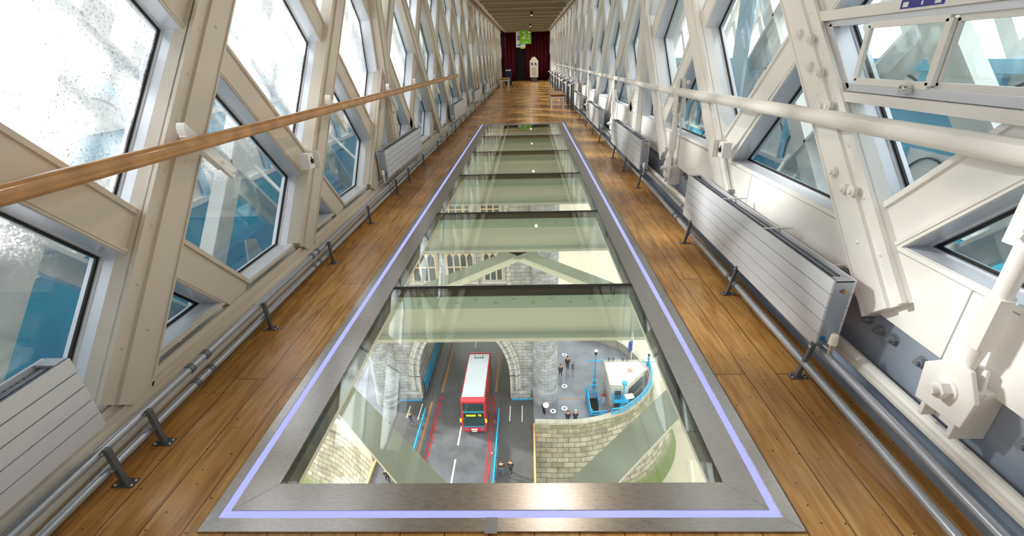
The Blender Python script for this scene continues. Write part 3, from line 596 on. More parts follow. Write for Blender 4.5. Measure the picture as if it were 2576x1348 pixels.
def longpipe(pts, r, lab, mm='pipe'):
    t = empty('heating_pipe', pts[0]); tag(t, lab, 'pipe'); o0 = Vector(pts[0])
    m = MB()
    pp = [Vector(p) - o0 for p in pts]; m.tube(pp, r, 14); sm('tube', m, M[mm], t)
    y = pts[0][1] + .3; k = 0
    while y < 13:
        for a, b in zip(pts[:-1], pts[1:]):
            if a[1] <= y <= b[1]:
                f = (y - a[1]) / (b[1] - a[1]); c = Vector(a).lerp(Vector(b), f) - o0
                m = MB(); m.cyl(c, c + Vector((0, .03, 0)), r * 1.22, n=12); sm('coupling', m, M['bracket'], t)
        k += 1; y += (.12, 1.3, .1, 2.1)[k % 4]
    return t
longpipe([(-1.75, -2, .18), (-1.75, 35.5, .18)], .02, 'upper grey heating pipe below the oak handrail')
longpipe([(-1.75, -2, .085), (-1.75, 35.5, .085)], .019, 'lower grey heating pipe along the kerb below the oak handrail')
longpipe([(1.455, -1, .165), (1.56, 5.5, .176), (1.56, 35.5, .176)], .02, 'upper grey heating pipe beside the girder under the tube handrail')
longpipe([(1.395, -1, .075), (1.49, 5.5, .10), (1.49, 35.5, .10)], .02, 'lower grey heating pipe along the boards under the tube handrail')
def support(x, y, s):
    t = empty('pipe_support', (x, y, 0)); tag(t, None, 'pipe support')
    m = MB(); m.box(-.045, .045, -.022, .022, 0, .006); obj('base_plate', m, M['bracket'], t)
    m = MB()
    for a in (-.034, .034): m.dome((a, 0.012, .006), (0, 0, 1), .007); m.dome((a, -.012, .006), (0, 0, 1), .007)
    sm('base_screw', m, M['chrome'], t)
    m = MB(); h = .2 if s < 0 else .22; m.obox((s * (.015 if s > 0 else 0), 0, h / 2), (0.0105, 0, 0), (0, .0105, 0), (s * (.02 if s > 0 else 0), 0, h / 2)); obj('post', m, M['bracket'], t)
    for z in ((.08, .2) if s > 0 else (.085, .18)):
        m = MB(); m.cyl((s * .01, -.01, z), (s * .01, -.02, z), .006); m.obox((s * .04, 0, z), (.03, 0, 0), (0, .006, 0), (0, 0, .004)); sm('clip', m, M['chrome'], t)
    return t
base = None
ly = [.25, 1.28, 1.5, 2.46, 3.5, 4.53, 5.64, 6.3, 7.3, 8.6, 9.7, 10.9, 11.9, 12.9, 14.0, 15.4, 17.4, 19.0, 20.9, 22.5, 24.0]
ry = [1.93, 2.85, 3.82, 5.73, 6.7, 7.63, 9.2, 10.2, 11.5, 12.9, 14.2, 15.3]
labl = {1.28: 'grey pipe support under the cut-off radiator, four screws in its foot', 1.5: 'grey pipe support just past the cut-off radiator valve', 2.46: 'grey pipe support below the second rain-spotted window', 3.5: 'pipe support next after the one below the second rain-spotted window', 4.53: 'last pipe support before the violet-lit radiator', 5.64: 'pipe support beneath the valve of the violet-lit radiator'}
labr = {1.93: 'pipe support under the valve end of the long silver radiator', 2.85: 'pipe support midway under the long silver radiator', 3.82: 'pipe support under the bench-side end of the long silver radiator', 5.73: 'pipe support at the valve end of the second silver radiator', 6.7: 'pipe support midway under the second silver radiator', 7.63: 'pipe support at the bench-side end of the second silver radiator'}
ls = support(-1.71, .25, -1)
for i, y in enumerate(ly):
    o = ls if i == 0 else dup(ls, (-1.715, y, 0)); 
    tag(o, labl.get(y, 'grey pipe support in the row beneath the oak handrail wall, past the violet-lit radiator'), group='pipe supports by the handrail wall' if y in labl else 'distant pipe supports on the oak handrail side')
ls['label'] = 'grey pipe support beneath the middle of the cut-off radiator'; ls['group'] = 'pipe supports by the handrail wall'
rs = support(1.42, ry[0], 1)
for i, y in enumerate(ry):
    o = rs if i == 0 else dup(rs, (1.42, y, 0)); tag(o, labr.get(y, 'pipe support beneath the smaller distant radiators under the tube handrail'), group='pipe supports by the tube rail wall' if y in labr else 'distant pipe supports on the tube rail side')
# ------------------------------------------------------------------ small wall boxes, sliding window
def jbox(x, y, z, s, lab, dark=False):
    t = empty('junction_box', (x, y, z)); tag(t, lab, 'electrical box')
    m = MB(); m.box(-.035, .035, -.045, .045, -.06, .06); obj('housing', m, M['darkgrey'] if dark else M['cream2'], t, bevel=.003)
    m = MB(); m.obox((-s * .03, .06, 0), (.045, 0, 0), (0, .004, 0), (0, .0, .07)); obj('cover_plate', m, M['white'], t)
    m = MB(); m.cyl((-s * .036, 0, 0), (-s * .045, 0, 0), .02); m.cyl((-s * .036, 0, .028), (-s * .04, 0, .028), .006); obj('gland', m, M['black'] if not dark else M['redled'], t)
jbox(-1.80, 3.62, .86, -1, 'cream junction box with cable gland on the lattice below the oak handrail')
jbox(1.60, 3.72, .86, 1, 'cream junction box with cable gland above the far end of the long radiator')
jbox(1.68, 2.12, .47, 1, 'dark junction box with red light behind the long radiator vent', True)
for W_, w in SL[:1]: pass
sw = empty('sliding_window', (1.68, 0, 0)); tag(sw, 'white framed sliding window with two panes and a latch beside the tube handrail', 'window')
def bar(name, y0, z0, y1, z1, h, x0=0.0, x1=.05, m_='white', parent=None):
    a, b_ = Vector((0, y0, z0)), Vector((0, y1, z1)); d = (b_ - a); n = Vector((0, -d.z, d.y)).normalized(); m = MB(); m.obox((a + b_) / 2 + Vector(((x0 + x1) / 2, 0, 0)), d / 2, n * h / 2, Vector((abs(x1 - x0) / 2, 0, 0))); return obj(name, m, M[m_], parent or sw, bevel=.002)
sw.location.x = 1.66
bar('top_transom', 1.0, 1.745, 2.92, 1.745, .05, -.02, .08); bar('bottom_transom', 1.0, 1.355, 2.56, 1.355, .045, -.02, .08)
bar('head_rail', 1.1, 1.705, 2.84, 1.705, .03, 0.01, .06, 'alu'); bar('sill_rail', 1.1, 1.40, 2.56, 1.40, .04, 0.01, .06, 'alu')
bar('side_stile', 2.53, 1.39, 2.82, 1.70, .03, 0.01, .06, 'alu')
for nm, ya, yb, dx in (('sash', 2.03, 2.49, .005), ('sash', 1.2, 2.02, .03)):
    s_ = bar(nm, ya, 1.68, yb, 1.68, .028, dx, dx + .02, 'white'); bar('sash_rail', ya, 1.43, yb, 1.43, .03, dx, dx + .02, 'white', s_); bar('sash_stile', ya, 1.43, ya, 1.68, .035, dx, dx + .02, 'white', s_); bar('sash_stile', yb, 1.43, yb, 1.68, .03, dx, dx + .02, 'white', s_)
    m = MB(); m.box(dx + .008, dx + .012, ya, yb, 1.43, 1.68); obj('sash_pane', m, M['pane'], s_)
m = MB(); m.box(-.02, .01, 2.10, 2.15, 1.395, 1.43); m.cyl((-.02, 2.12, 1.41), (-.035, 2.12, 1.42), .008); obj('latch', m, M['chrome'], sw, bevel=.002)
m = MB(); m.box(-.022, -.020, 2.05, 2.28, 1.73, 1.768); st_ = obj('purple_label', m, M['purple'], sw)
m = MB(); m.box(-.0235, -.022, 2.235, 2.265, 1.736, 1.755); m.box(-.0235, -.022, 2.065, 2.095, 1.736, 1.755); m.box(-.0235, -.022, 2.155, 2.165, 1.738, 1.752); obj('label_print', m, M['whitep'], st_)
# ------------------------------------------------------------------ far end: curtain, signs, boards, benches
ct = empty('curtain', (0, 36.0, 0)); tag(ct, 'dark red velvet curtain closing the end of the walkway', 'curtain')
def drape(x0, x1, z0, z1, nm):
    m = MB(); n = int((x1 - x0) / .035); zs = [z0, z0 + .8, z0 + 1.7, z1]
    for i in range(n + 1):
        x = x0 + (x1 - x0) * i / n
        for q, z in enumerate(zs): m.v.append((x, .06 * math.sin(i * .9) + .025 * math.sin(i * 2.3 + q), z))
    for i in range(n):
        for q in range(len(zs) - 1): a = i * len(zs) + q; m.f.append((a, a + len(zs), a + len(zs) + 1, a + 1)); m.mi.append(0)
    o = obj(nm, m, M['curtain'], ct, smooth=True); md = o.modifiers.new('t', 'SOLIDIFY'); md.thickness = .008
drape(-1.72, -.85, .02, 3.34, 'left_drape'); drape(-.1, 1.55, .02, 3.34, 'right_drape'); drape(-.95, -.05, 2.3, 3.3, 'pelmet')
m = MB(); m.cyl((-1.75, 0, 3.34), (1.58, 0, 3.34), .02); obj('curtain_pole', m, M['dark'], ct)
sg = empty('number_sign', (0, 34.6, 2.85)); tag(sg, 'square lime green hanging sign with a white 2 below the ceiling', 'sign')
m = MB(); m.box(-.48, .3, -.02, .0, -.44, .46); obj('sign_panel', m, M['greenp'], sg)
text('numeral', '2', .62, (-.2, -.03, .08), (math.radians(90), 0, 0), M['whitep'], sg)
m = MB()
for k in range(6): m.box(.1, .17 - .02 * (k % 2), -.026, -.02, -.12 + k * .09, -.06 + k * .09)
obj('side_lettering', m, M['whitep'], sg); m = MB()
for k in range(6): m.box(-.28 + k * .06, -.24 + k * .06, -.026, -.02, -.36, -.31)
obj('lower_lettering', m, M['whitep'], sg)
for x in (-.4, .22):
    m = MB(); m.cyl((x, -.01, .46), (x, -.01, .52), .006); obj('hanger', m, M['dark'], sg)
hs = empty('hanging_banner', (-.55, 34.9, 2.5)); tag(hs, 'white hanging banner with green and yellow foot partly behind the lime sign', 'sign')
m = MB(); m.box(-.2, .45, -.01, .01, -.28, .72); obj('banner_panel', m, M['whitep'], hs, bevel=.02); m = MB(); m.cyl((-.1, 0, .7), (-.1, 0, .9), .008); m.cyl((.3, 0, .7), (.3, 0, .9), .008); obj('hanger', m, M['dark'], hs)
m = MB(); m.box(-.12, .12, -.015, -.01, -.2, -.08); obj('green_strip', m, M['teal'], hs); m = MB(); m.box(.1, .4, -.02, .01, -.36, -.28); obj('yellow_foot', m, M['yellow'], hs)
m = MB(); m.box(-.12, .08, -.015, -.01, .15, .45); obj('pink_print', m, M['pinkp'], hs)
ib = empty('information_board', (.47, 34.0, 0)); tag(ib, 'cream board with shaped crest top hanging before the red curtain', 'board')
pts = [(-.29, 0), (.29, 0), (.29, 1.08), (.22, 1.1), (.18, 1.2), (.08, 1.28), (0, 1.31), (-.08, 1.28), (-.18, 1.2), (-.22, 1.1), (-.29, 1.08)]
m = MB(); m.prism([(x, -.01, .3 + z) for x, z in pts], (0, .03, 0)); obj('board_panel', m, M['board'], ib)
m = MB()
for x in (-.14, .1): m.cyl((x, -.012, 1.16), (x, -.016, 1.16), .07); m.box(x + .02, x + .09, -.016, -.012, 1.04, 1.1)
obj('blue_emblems', m, M['bprint'], ib)
m = MB()
for k in range(6): m.box(-.18, .18 - .05 * (k % 2), -.014, -.011, .45 + k * .085, .47 + k * .085)
obj('print_lines', m, M['darkgrey'], ib)
m = MB(); m.box(-.2, .2, .0, .05, 0, .3); obj('stand', m, M['darkgrey'], ib)
def bench(x0, x1, y0, y1, lab, mtop):
    t = empty('bench', ((x0 + x1) / 2, (y0 + y1) / 2, 0)); tag(t, lab, 'bench'); a, b_ = (x1 - x0) / 2, (y1 - y0) / 2
    m = MB(); m.box(-a, a, -b_, b_, .43, .47); obj('seat', m, mtop, t, bevel=.006)
    m = MB(); m.box(-a + .01, a - .01, -b_ + .01, b_ - .01, .40, .43); obj('seat_edge', m, M['curtain'], t)
    m = MB(); m.box(-a + .02, a - .02, -b_ + .02, -b_ + .06, .35, .40); m.box(-a + .02, a - .02, b_ - .06, b_ - .02, .35, .40); m.box(-a + .02, -a + .05, -b_, b_, .35, .40); m.box(a - .05, a - .02, -b_, b_, .35, .40); obj('apron', m, M['cream2'], t)
    for sx in (-1, 1):
        for sy in (-1, 1):
            m = MB(); m.box(sx * (a - .045) - .022, sx * (a - .045) + .022, sy * (b_ - .045) - .022, sy * (b_ - .045) + .022, 0, .36); obj('leg', m, M['cream2'], t)
bench(.74, 1.22, 15.55, 17.0, 'wooden-topped bench with white legs beside the reading boards', M['rail'])
bench(-1.62, -1.1, 28.3, 30.4, 'reddish-topped bench with white legs by the far radiators, near the curtain', M['rail'])
bxp = empty('display_stand', (-1.2, 30.8, 0)); tag(bxp, 'dark blue display stand with two white cards behind the far bench', 'stand')
m = MB(); m.box(-.2, .2, -.12, .12, 0, .95); obj('stand_body', m, M['navy'], bxp); m = MB(); m.box(-.15, -.03, -.13, -.12, .83, .9); obj('white_card', m, M['whitep'], bxp); m = MB(); m.box(.03, .15, -.13, -.12, .83, .9); obj('white_card', m, M['whitep'], bxp)
ybs = [15.3, 17.0, 18.8, 20.7, 22.8, 25.0, 27.5, 30.2]
rb = empty('reading_board', (1.32, ybs[0], 0))
m = MB(); m.obox((0, 0, .93), (.17, 0, .1), (0, .42, 0), (-.006, 0, .01)); obj('board_panel', m, M['whitep'], rb)
for a, b_, w in ((-.3, .0, .12), (.08, .05, .16), (.3, -.05, .1)):
    m = MB(); m.obox((b_ - .008, a, .945 + b_ * .58), (.09, 0, .053), (0, w / 1.6, 0), (-.001, 0, .0017)); obj('printed_map', m, M['bprint'], rb)
m = MB(); m.obox((-.06, .12, .913), (.05, 0, .03), (0, .2, 0), (-.001, 0, .0017)); m.obox((.1, -.28, 1.006), (.03, 0, .018), (0, .08, 0), (-.001, 0, .0017)); obj('pink_picture', m, M['pinkp'], rb)
for yy in (-.38, .38):
    m = MB(); m.box(-.02, .04, yy - .02, yy + .02, 0, .92); obj('leg', m, M['bracket'], rb)
rlab = ['first reading board with blue and pink map prints, beside the wooden bench', 'second reading board past the wooden bench', 'third reading board past the wooden bench', 'fourth reading board in the row under the tube handrail', 'fifth reading board in the row under the tube handrail', 'sixth reading board in the row, towards the curtain', 'last but one reading board before the red curtain', 'reading board nearest the red curtain']
for i, y in enumerate(ybs):
    o = rb if i == 0 else dup(rb, (1.42, y, 0)); o.location = (1.42, y, 0); o.scale = (.8, .8, .88); tag(o, rlab[i], 'reading board', 'tilted reading boards before the curtain')
# ------------------------------------------------------------------ ceiling lamps (their own light)
def lamp(x, y):
    t = empty('ceiling_spotlight', (x, y, 3.17)); tag(t, 'small warm spotlight on a ceiling beam, mirrored in the glass floor', 'spotlight', 'warm ceiling spotlights')
    m = MB(); m.cyl((0, 0, .02), (0, 0, -.1), .045, n=14); sm('housing', m, M['dark'], t)
    m = MB(); m.cyl((0, 0, -.1), (0, 0, -.104), .036, n=14); obj('lamp_face', m, M['warm'], t)
    l = bpy.data.lights.new('spot_light', 'AREA'); l.shape = 'DISK'; l.size = .07; l.energy = 5; l.color = (1, .86, .7); lo = bpy.data.objects.new('spot_light', l); COL.objects.link(lo); lo.location = (0, 0, -.11); lo.parent = t
for y in (-2.2, 3.45, 5.08, 12.8, 20.0, 27.0, 33.0): lamp(.2, y)
# ------------------------------------------------------------------ the bridge far below: river, piers, road
R0 = -33.5
m = MB(); m.box(-900, 900, -600, 1200, -42.2, -42.0); tag(obj('river_water', m, M['water']), 'tan river water around the granite pier', 'river', kind='structure')
XL, XR = -15.25, .12
m = MB(); m.box(XL, XR, -60, 39.2, R0 - .8, R0 - .02); m.box(-13.1, -1.9, 39.2, 62, R0 - .8, R0 - .02)
rd = tag(obj('road_deck', m, M['footway']), kind='structure')
m = MB(); m.box(-11.3, -3.75, -60, 62, R0 - .02, R0 + .002); obj('carriageway', m, M['asphalt'], rd)
m = MB(); m.box(-14.9, 0, 39.19, 39.27, R0, R0 + .012); obj('expansion_joint', m, M['bracket'], rd)
for (ya, yb) in ((32.73, 35.29), (28.1, 31.0), (23.5, 26.3), (19, 21.8), (49.3, 52.2), (54, 57)):
    m = MB(); m.box(-7.62, -7.46, ya, yb, R0 + .002, R0 + .012); obj('lane_line', m, M['linew'], rd)
for x in (-4.5, -4.22, -10.3, -10.58):
    m = MB(); m.box(x - .06, x + .06, -60, 40.0, R0 + .002, R0 + .012); obj('red_line', m, M['liner'], rd)
for x in (-4.2, -10.5):
    m = MB(); m.box(x - .14, x + .14, 40.6, 62, R0 + .002, R0 + .012); obj('kerb_line', m, M['lineo'], rd)
for x in (-11.35, -3.9):
    m = MB(); m.box(x - .12, x + .12, -60, 39, R0, R0 + .06); obj('kerb_strip', m, M['lineo'] if x < -5 else M['bracket'], rd)
for x, ya, yb in ((-2.45, 36.0, 38.3), (-1.13, 35.9, 38.3), (-13.7, 36.6, 38.4), (-12.4, 36.3, 38.7)):
    m = MB(); m.box(x - .05, x + .05, ya, yb, R0 - .018, R0 - .008); obj('footway_line', m, M['linew'], rd)
for x, lab in ((XR, 'orange timber fender on the bascule edge beside the granite pier face'), (XL, 'orange timber fender on the bascule edge beside the shadowed pier')):
    m = MB(); m.box(x - .07 if x > -5 else x - .1, x + .11 if x > -5 else x + .08, -40, 35.4 if x > -5 else 31.6, R0 - .3, R0 + .25); o = tag(obj('timber_fender', m, M['timber']), lab, 'fender')
# blue separators between carriageway and footway
for x, ya, yb, lab in ((-3.63, 12, 37.2, 'thin blue barrier between the red bus lane lines and the footway'), (-11.7, 12, 37.3, 'thin blue barrier on the far kerb from the bus')):
    t = empty('road_barrier', (x, ya, R0)); tag(t, lab, 'barrier'); m = MB(); m.box(-.06, .06, 0, yb - ya, .55, .75); m.box(-.03, .03, 0, yb - ya, .1, .55); obj('barrier_rail', m, M['blue'], t)
    k = 0
    while k * 2.4 < yb - ya:
        m = MB(); m.box(-.1, .1, k * 2.4, k * 2.4 + .12, 0, .85); obj('post', m, M['blue'], t); k += 1
    for q in range(3):
        m = MB(); m.box(-.5 if x > -5 else .3, -.3 if x > -5 else .5, yb - ya - 1.5 - q * 4.2, yb - ya - 1.2 - q * 4.2, 0, .1); obj('reflector', m, M['lineo'], t)
# stone piers with curved faces
def pier(outline, lab, name, water_scale):
    t = empty(name, (0, 0, 0)); tag(t, lab, 'bridge pier')
    n = len(outline); m = MB(); uv = []; acc = 0; zs = [-32.4, -34.2, -36.5, -39.0, -42.1]; cx = -7.5; cy = 44
    bat = [0, .02, .06, .11, .17]
    def out(p, k):
        x, y, nx, ny = p; d = bat[k] * water_scale; return (x + nx * d * 10, y + ny * d * 10, zs[k])
    P_ = []
    for i, (x, y) in enumerate(outline):
        a = outline[max(0, i - 1)]; b = outline[min(n - 1, i + 1)]; tx, ty = b[0] - a[0], b[1] - a[1]; l = math.hypot(tx, ty); P_.append((x, y, ty / l, -tx / l))
    us = [0]
    for i in range(1, n): us.append(us[-1] + math.hypot(outline[i][0] - outline[i - 1][0], outline[i][1] - outline[i - 1][1]))
    for i in range(n):
        for k in range(5): m.v.append(out(P_[i], k))
    fuv = []
    for i in range(n - 1):
        for k in range(4):
            a = i * 5 + k; m.f.append((a, a + 1, a + 6, a + 5)); m.mi.append(0); fuv += [(us[i], zs[k]), (us[i], zs[k + 1]), (us[i + 1], zs[k + 1]), (us[i + 1], zs[k])]
    o = obj('masonry_face', m, M['pier'], t); ul = o.data.uv_layers.new(name='UVMap')
    for li, c in enumerate(fuv): ul.data[li].uv = c
    # parapet coping, string course
    def band(z0, z1, o0, o1, nm, mm, inn=.45):
        b = MB()
        for i in range(n - 1):
            A_ = P_[i]; B_ = P_[i + 1]; q = []
            for p in (A_, B_): q.append((p[0] + p[2] * o1, p[1] + p[3] * o1)); q.append((p[0] - p[2] * inn, p[1] - p[3] * inn))
            b.prism([(q[0][0], q[0][1], z0), (q[2][0], q[2][1], z0), (q[3][0], q[3][1], z0), (q[1][0], q[1][1], z0)], (0, 0, z1 - z0))
        return obj(nm, b, mm, t)
    band(-32.5, -32.3, 0, .12, 'coping', M['coping']); band(-33.6, -32.5, 0, -.02, 'parapet', M['coping'], .4); band(-33.75, -33.55, 0, .14, 'string_course', M['coping'], 0)
    # top surface
    b = MB(); b.prism([(x, y, R0 - .5) for x, y in outline] + [(outline[-1][0] if outline[-1][0] < -14 else outline[-1][0], 60, R0 - .5), (outline[0][0], 60, R0 - .5)] if False else [(x, y, R0 - .5) for x, y in outline], (0, 0, .5)); return t, b
def smooth(pts, n=4):
    out = []
    for i in range(len(pts) - 1):
        p0, p1, p2, p3 = pts[max(0, i - 1)], pts[i], pts[i + 1], pts[min(len(pts) - 1, i + 2)]
        for k in range(n):
            t = k / n; out.append(tuple(.5 * (2 * p1[j] + (p2[j] - p0[j]) * t + (2 * p0[j] - 5 * p1[j] + 4 * p2[j] - p3[j]) * t * t + (3 * p1[j] - p0[j] - 3 * p2[j] + p3[j]) * t ** 3) for j in (0, 1)))
    return out + [pts[-1]]
right = smooth([(.25, 34.6), (3.2, 34.5), (6.0, 34.75), (10.1, 36.3), (12.9, 39.16), (14.15, 41.9), (14.0, 43.6), (13.3, 46.0), (11.9, 48.75), (9.7, 50.4), (6.5, 53.0), (2.8, 56.0)])
t, b = pier(right, 'pale granite bridge pier with curved mossy face, carrying the flat-roofed cabin', 'stone_pier', 2.2); obj('paved_top', b, M['paving'], t)
m = MB(); m.box(.12, 4.0, 39.2, 62, R0 - .5, R0 - .01); m.box(.12, .6, 34.7, 62, R0 - .5, R0 - .01); obj('pier_block', m, M['paving'], t)
m = MB(); m.box(.2, .24, 30, 36, -42, R0 - .3); m.v = [(x, y + (0), z) for x, y, z in m.v]; 
m = MB(); m.box(.22, .4, 34.7, 40, -42, -33.6); obj('return_wall', m, M['coping'], t)
left = smooth([(-15.4, 31.2), (-17.6, 33.0), (-20.1, 34.9), (-23.5, 36.6), (-27, 40), (-29, 44), (-28, 49), (-24, 54), (-18, 58)])[::-1]
t, b = pier(left[::-1] if False else [(-x - 15, y) for x, y in []] or left[::-1], 'grey shadowed granite pier beyond the bus, partly hidden by the green glass edge', 'stone_pier', -2.2); obj('paved_top', b, M['paving'], t)
m = MB(); m.box(-19, -15.25, 36, 62, R0 - .5, R0 - .01); obj('pier_block', m, M['footway'], t)
# ------------------------------------------------------------------ tower
tw = empty('stone_tower', (0, 0, 0)); tag(tw, 'pale grey stone bridge tower with archway and mullioned windows below the glass floor', 'tower')
def arcpts(cx, hw, zs, za, n=12):   # pointed arch
    L_ = [(cx - hw * math.cos(t), zs + (za - zs) * math.sin(t)) for t in [math.pi / 2 * k / n for k in range(n + 1)]]
    return L_ + [(2 * cx - x, z) for x, z in L_[-2::-1]]
YF = 39.6; ac = -7.45
ap_ = arcpts(ac, 5.05, -30.2, -23.4)
m = MB()
# face with arch opening: strips above the opening and side walls
def facequad(x0, z0, x1, z1, zt): m.prism([(x0, YF, z0), (x1, YF, z1), (x1, YF, zt), (x0, YF, zt)], (0, 1.2, 0))
for (xa, za), (xb_, zb) in zip(ap_[:-1], ap_[1:]): facequad(xa, za, xb_, zb, 8)
m.box(-16.5, ac - 5.05, YF, YF + 1.2, R0, 8); m.box(ac + 5.05, 1.5, YF, YF + 1.2, R0, 8)
obj('front_wall', m, M['tower'], tw)
for k, (hw, dy, mm) in enumerate(((5.15, -.28, 'trimstone'), (5.45, -.2, 'tower'), (5.75, -.32, 'trimstone'), (6.05, -.16, 'trimstone'))):
    m = MB(); pts = arcpts(ac, hw, -30.2, -23.4 + (hw - 5.05) * .9, 14)
    pts = [(pts[0][0], R0 + (1.5 if k else .3))] + pts + [(pts[-1][0], R0 + (1.5 if k else .3))]
    w = .14
    for (xa, za), (xb_, zb) in zip(pts[:-1], pts[1:]):
        a = Vector((xa, YF + dy / 2, za)); b_ = Vector((xb_, YF + dy / 2, zb)); d = b_ - a; n = d.cross(Vector((0, 1, 0))).normalized(); m.obox((a + b_) / 2, d * .53, n * w, Vector((0, abs(dy) / 2, 0)))
    obj('arch_moulding', m, M[mm], tw)
for x0, x1 in ((ac - 7.6, ac - 5.1), (ac + 5.1, ac + 7.3)):
    m = MB(); m.box(x0, x1, YF - .3, YF, R0, R0 + .9); m.prism([(x0, YF - .3, R0 + .9), (x0, YF, R0 + .9), (x0, YF, R0 + 1.3)], (x1 - x0, 0, 0)); obj('plinth', m, M['tower'], tw)
    m = MB(); m.box(x0, x1, YF - .42, YF - .3, R0, R0 + .1); obj('blue_kerb', m, M['blue'], tw)
m = MB(); m.box(ac - 6.2, ac - 5.05, 40.8, 60, R0, -22); m.box(ac + 5.05, ac + 6.2, 40.8, 60, R0, -22); m.box(ac - 6.2, ac + 6.2, 44, 60, -23, -22); obj('arch_passage', m, M['tower'], tw)
for x in (1.44, -16.35):
    m = MB(); m.cyl((0, 0, 0), (0, 0, 42), 1.34, n=40); o = sm('turret', m, M['turret'], tw); o.location = (x, YF, R0)
    m = MB()
    for z, r in ((0, 1.46), (.9, 1.43), (1.3, 1.38), (1.6, 1.41)): m.cyl((x, YF, R0 + z), (x, YF, R0 + z + (.9, .4, .3, .12)[(0, .9, 1.3, 1.6).index(z)]), r, r - .04, n=40)
    sm('turret_base', m, M['turret'], tw)
def tower_window(x0, x1, z0, z1, nl, rows):
    t = obj('window_surround', MB().box(x0 - .25, x1 + .25, YF - .06, YF - .02, z0 - .15, z1 + .2), M['trimstone'], tw)
    m = MB(); m.box(x0, x1, YF - .08, YF - .055, z0, z1); obj('window_glass', m, M['winglass'], t)
    m = MB(); w = (x1 - x0) / nl
    for k in range(nl + 1): m.box(x0 + k * w - .07, x0 + k * w + .07, YF - .2, YF - .06, z0, z1)
    for r in range(1, rows): zz = z0 + (z1 - z0) * r / rows; m.box(x0, x1, YF - .18, YF - .06, zz - .06, zz + .06)
    for k in range(nl):
        c = x0 + (k + .5) * w
        for q in (-1, 1): m.prism([(c + q * w / 2, YF - .16, z1), (c, YF - .16, z1), (c + q * w / 2, YF - .16, z1 - w * .8)], (0, .08, 0))
    obj('mullions', m, M['tanstone'], t)
    m = MB(); m.box(x0 - .4, x1 + .4, YF - .35, YF - .02, z0 - .3, z0 - .1); m.box(x0 - .35, x1 + .35, YF - .28, YF - .02, z1 + .15, z1 + .32); obj('sill', m, M['trimstone'], t)
for a, b_, c, d, nl, rw in ((-4.55, -2.75, -18.35, -15.4, 3, 2), (-8.15, -5.55, -18.35, -15.4, 4, 2), (-11.6, -9.3, -18.35, -15.4, 3, 2), (-15.2, -12.8, -18.35, -15.4, 3, 2), (-4.55, -2.75, -12.6, -9.4, 3, 2), (-8.15, -5.55, -12.6, -9.4, 4, 2), (-11.6, -9.3, -12.6, -9.4, 3, 2), (-15.2, -12.8, -12.6, -9.4, 3, 2)): tower_window(a, b_, c, d, nl, rw)
for z in (-19.6, -13.9, -7.5):
    m = MB(); m.box(-15.2, .2, YF - .22, YF - .02, z, z + .22); m.box(-15.2, .2, YF - .12, YF - .02, z - .15, z); obj('string_course', m, M['trimstone'], tw)
m = MB(); z = -22.0
while z < 4: m.box(-2.35, -1.95 - .1 * (int(z * 2) % 2), YF - .1, YF - .02, z, z + .44); z += .5
obj('quoin_stones', m, M['whitep'] if False else M['trimstone'], tw)
m = MB(); m.box(-13.0, -12.3, 40.2, 54, R0, R0 + 1.6); 
bw = empty('blue_side_wall', (-12.6, 40.6, R0)); tag(bw, 'tall bright blue steel parapet running through the tower archway', 'parapet')
m = MB(); m.box(-.2, .2, 0, 14, 0, 1.5); m.box(-.3, .3, 0, 14, 1.5, 1.65); obj('wall_panel', m, M['blue'], bw)
m = MB(); k = 0
while k < 14: m.box(-.28, .28, k * 1.0, k * 1.0 + .12, 0, 1.5); k += 1
obj('wall_ribs', m, M['teal'], bw)
m = MB(); k = 0
while k < 10: m.obox((-.6, 1.5 + k * 1.1, 3.0), (.05, 0, 0), (0, .08, 0), (-.4, 0, 1.3)); k += 1
obj('raking_ribs', m, M['blue'], bw)
# ------------------------------------------------------------------ bus
bus = empty('double_decker_bus', (-5.98, 34.2, R0)); tag(bus, 'red double-decker bus with white roof driving out of the tower archway', 'bus')
hw, BL, BH = 1.25, 8.1, 4.35
m = MB(); m.prism([(-hw, 0, .3), (-hw, -.02, 1.3), (-hw, .1, 2.3), (-hw, .28, BH - .3), (-hw, .55, BH), (-hw, BL, BH), (-hw, BL, .3)], (2 * hw, 0, 0)); obj('body', m, M['busred'], bus, bevel=.08)
m = MB(); m.box(-hw + .12, hw - .12, .62, BL - .38, BH - .01, BH + .05); obj('roof', m, M['busroof'], bus, bevel=.03)
m = MB()
for x in (-.5, -.22, .06, .34): m.box(x, x + .16, BL - 1.2, BL - .95, BH + .05, BH + .056)
for x in (-.55, .35): m.box(x, x + .12, BL - .8, BL - .65, BH + .05, BH + .056)
obj('roof_marks', m, M['blackc'], bus)
def fq(x0, x1, z0, z1, mm, nm, off=.02):
    def yf(z): return -.02 if z < 1.3 else (-.02 + (z - 1.3) * .12 if z < 2.3 else .1 + (z - 2.3) * .1029)
    m = MB(); zz = [z0] + [z for z in (1.3, 2.3) if z0 < z < z1] + [z1]
    for a, b_ in zip(zz[:-1], zz[1:]): m.prism([(x0, yf(a) - off, a), (x1, yf(a) - off, a), (x1, yf(b_) - off, b_), (x0, yf(b_) - off, b_)], (0, .03, 0))
    return obj(nm, m, mm, bus)
fq(-1.08, 1.08, 2.95, 3.85, M['busglass'], 'upper_windscreen'); fq(-1.08, 1.08, 2.72, 2.95, M['busteal'], 'teal_band'); fq(-1.05, 1.05, 2.18, 2.72, M['blackc'], 'destination_box'); fq(-1.08, 1.08, 1.15, 2.18, M['busglass'], 'lower_windscreen'); fq(-1.1, 1.1, .98, 1.16, M['busteal'], 'dashboard_band', .025)
m = MB()
for k in range(9): m.box(-.75 + k * .11, -.75 + k * .11 + .08, .02, .05, 2.38, 2.56)
obj('destination_lettering', m, M['disp'], bus)
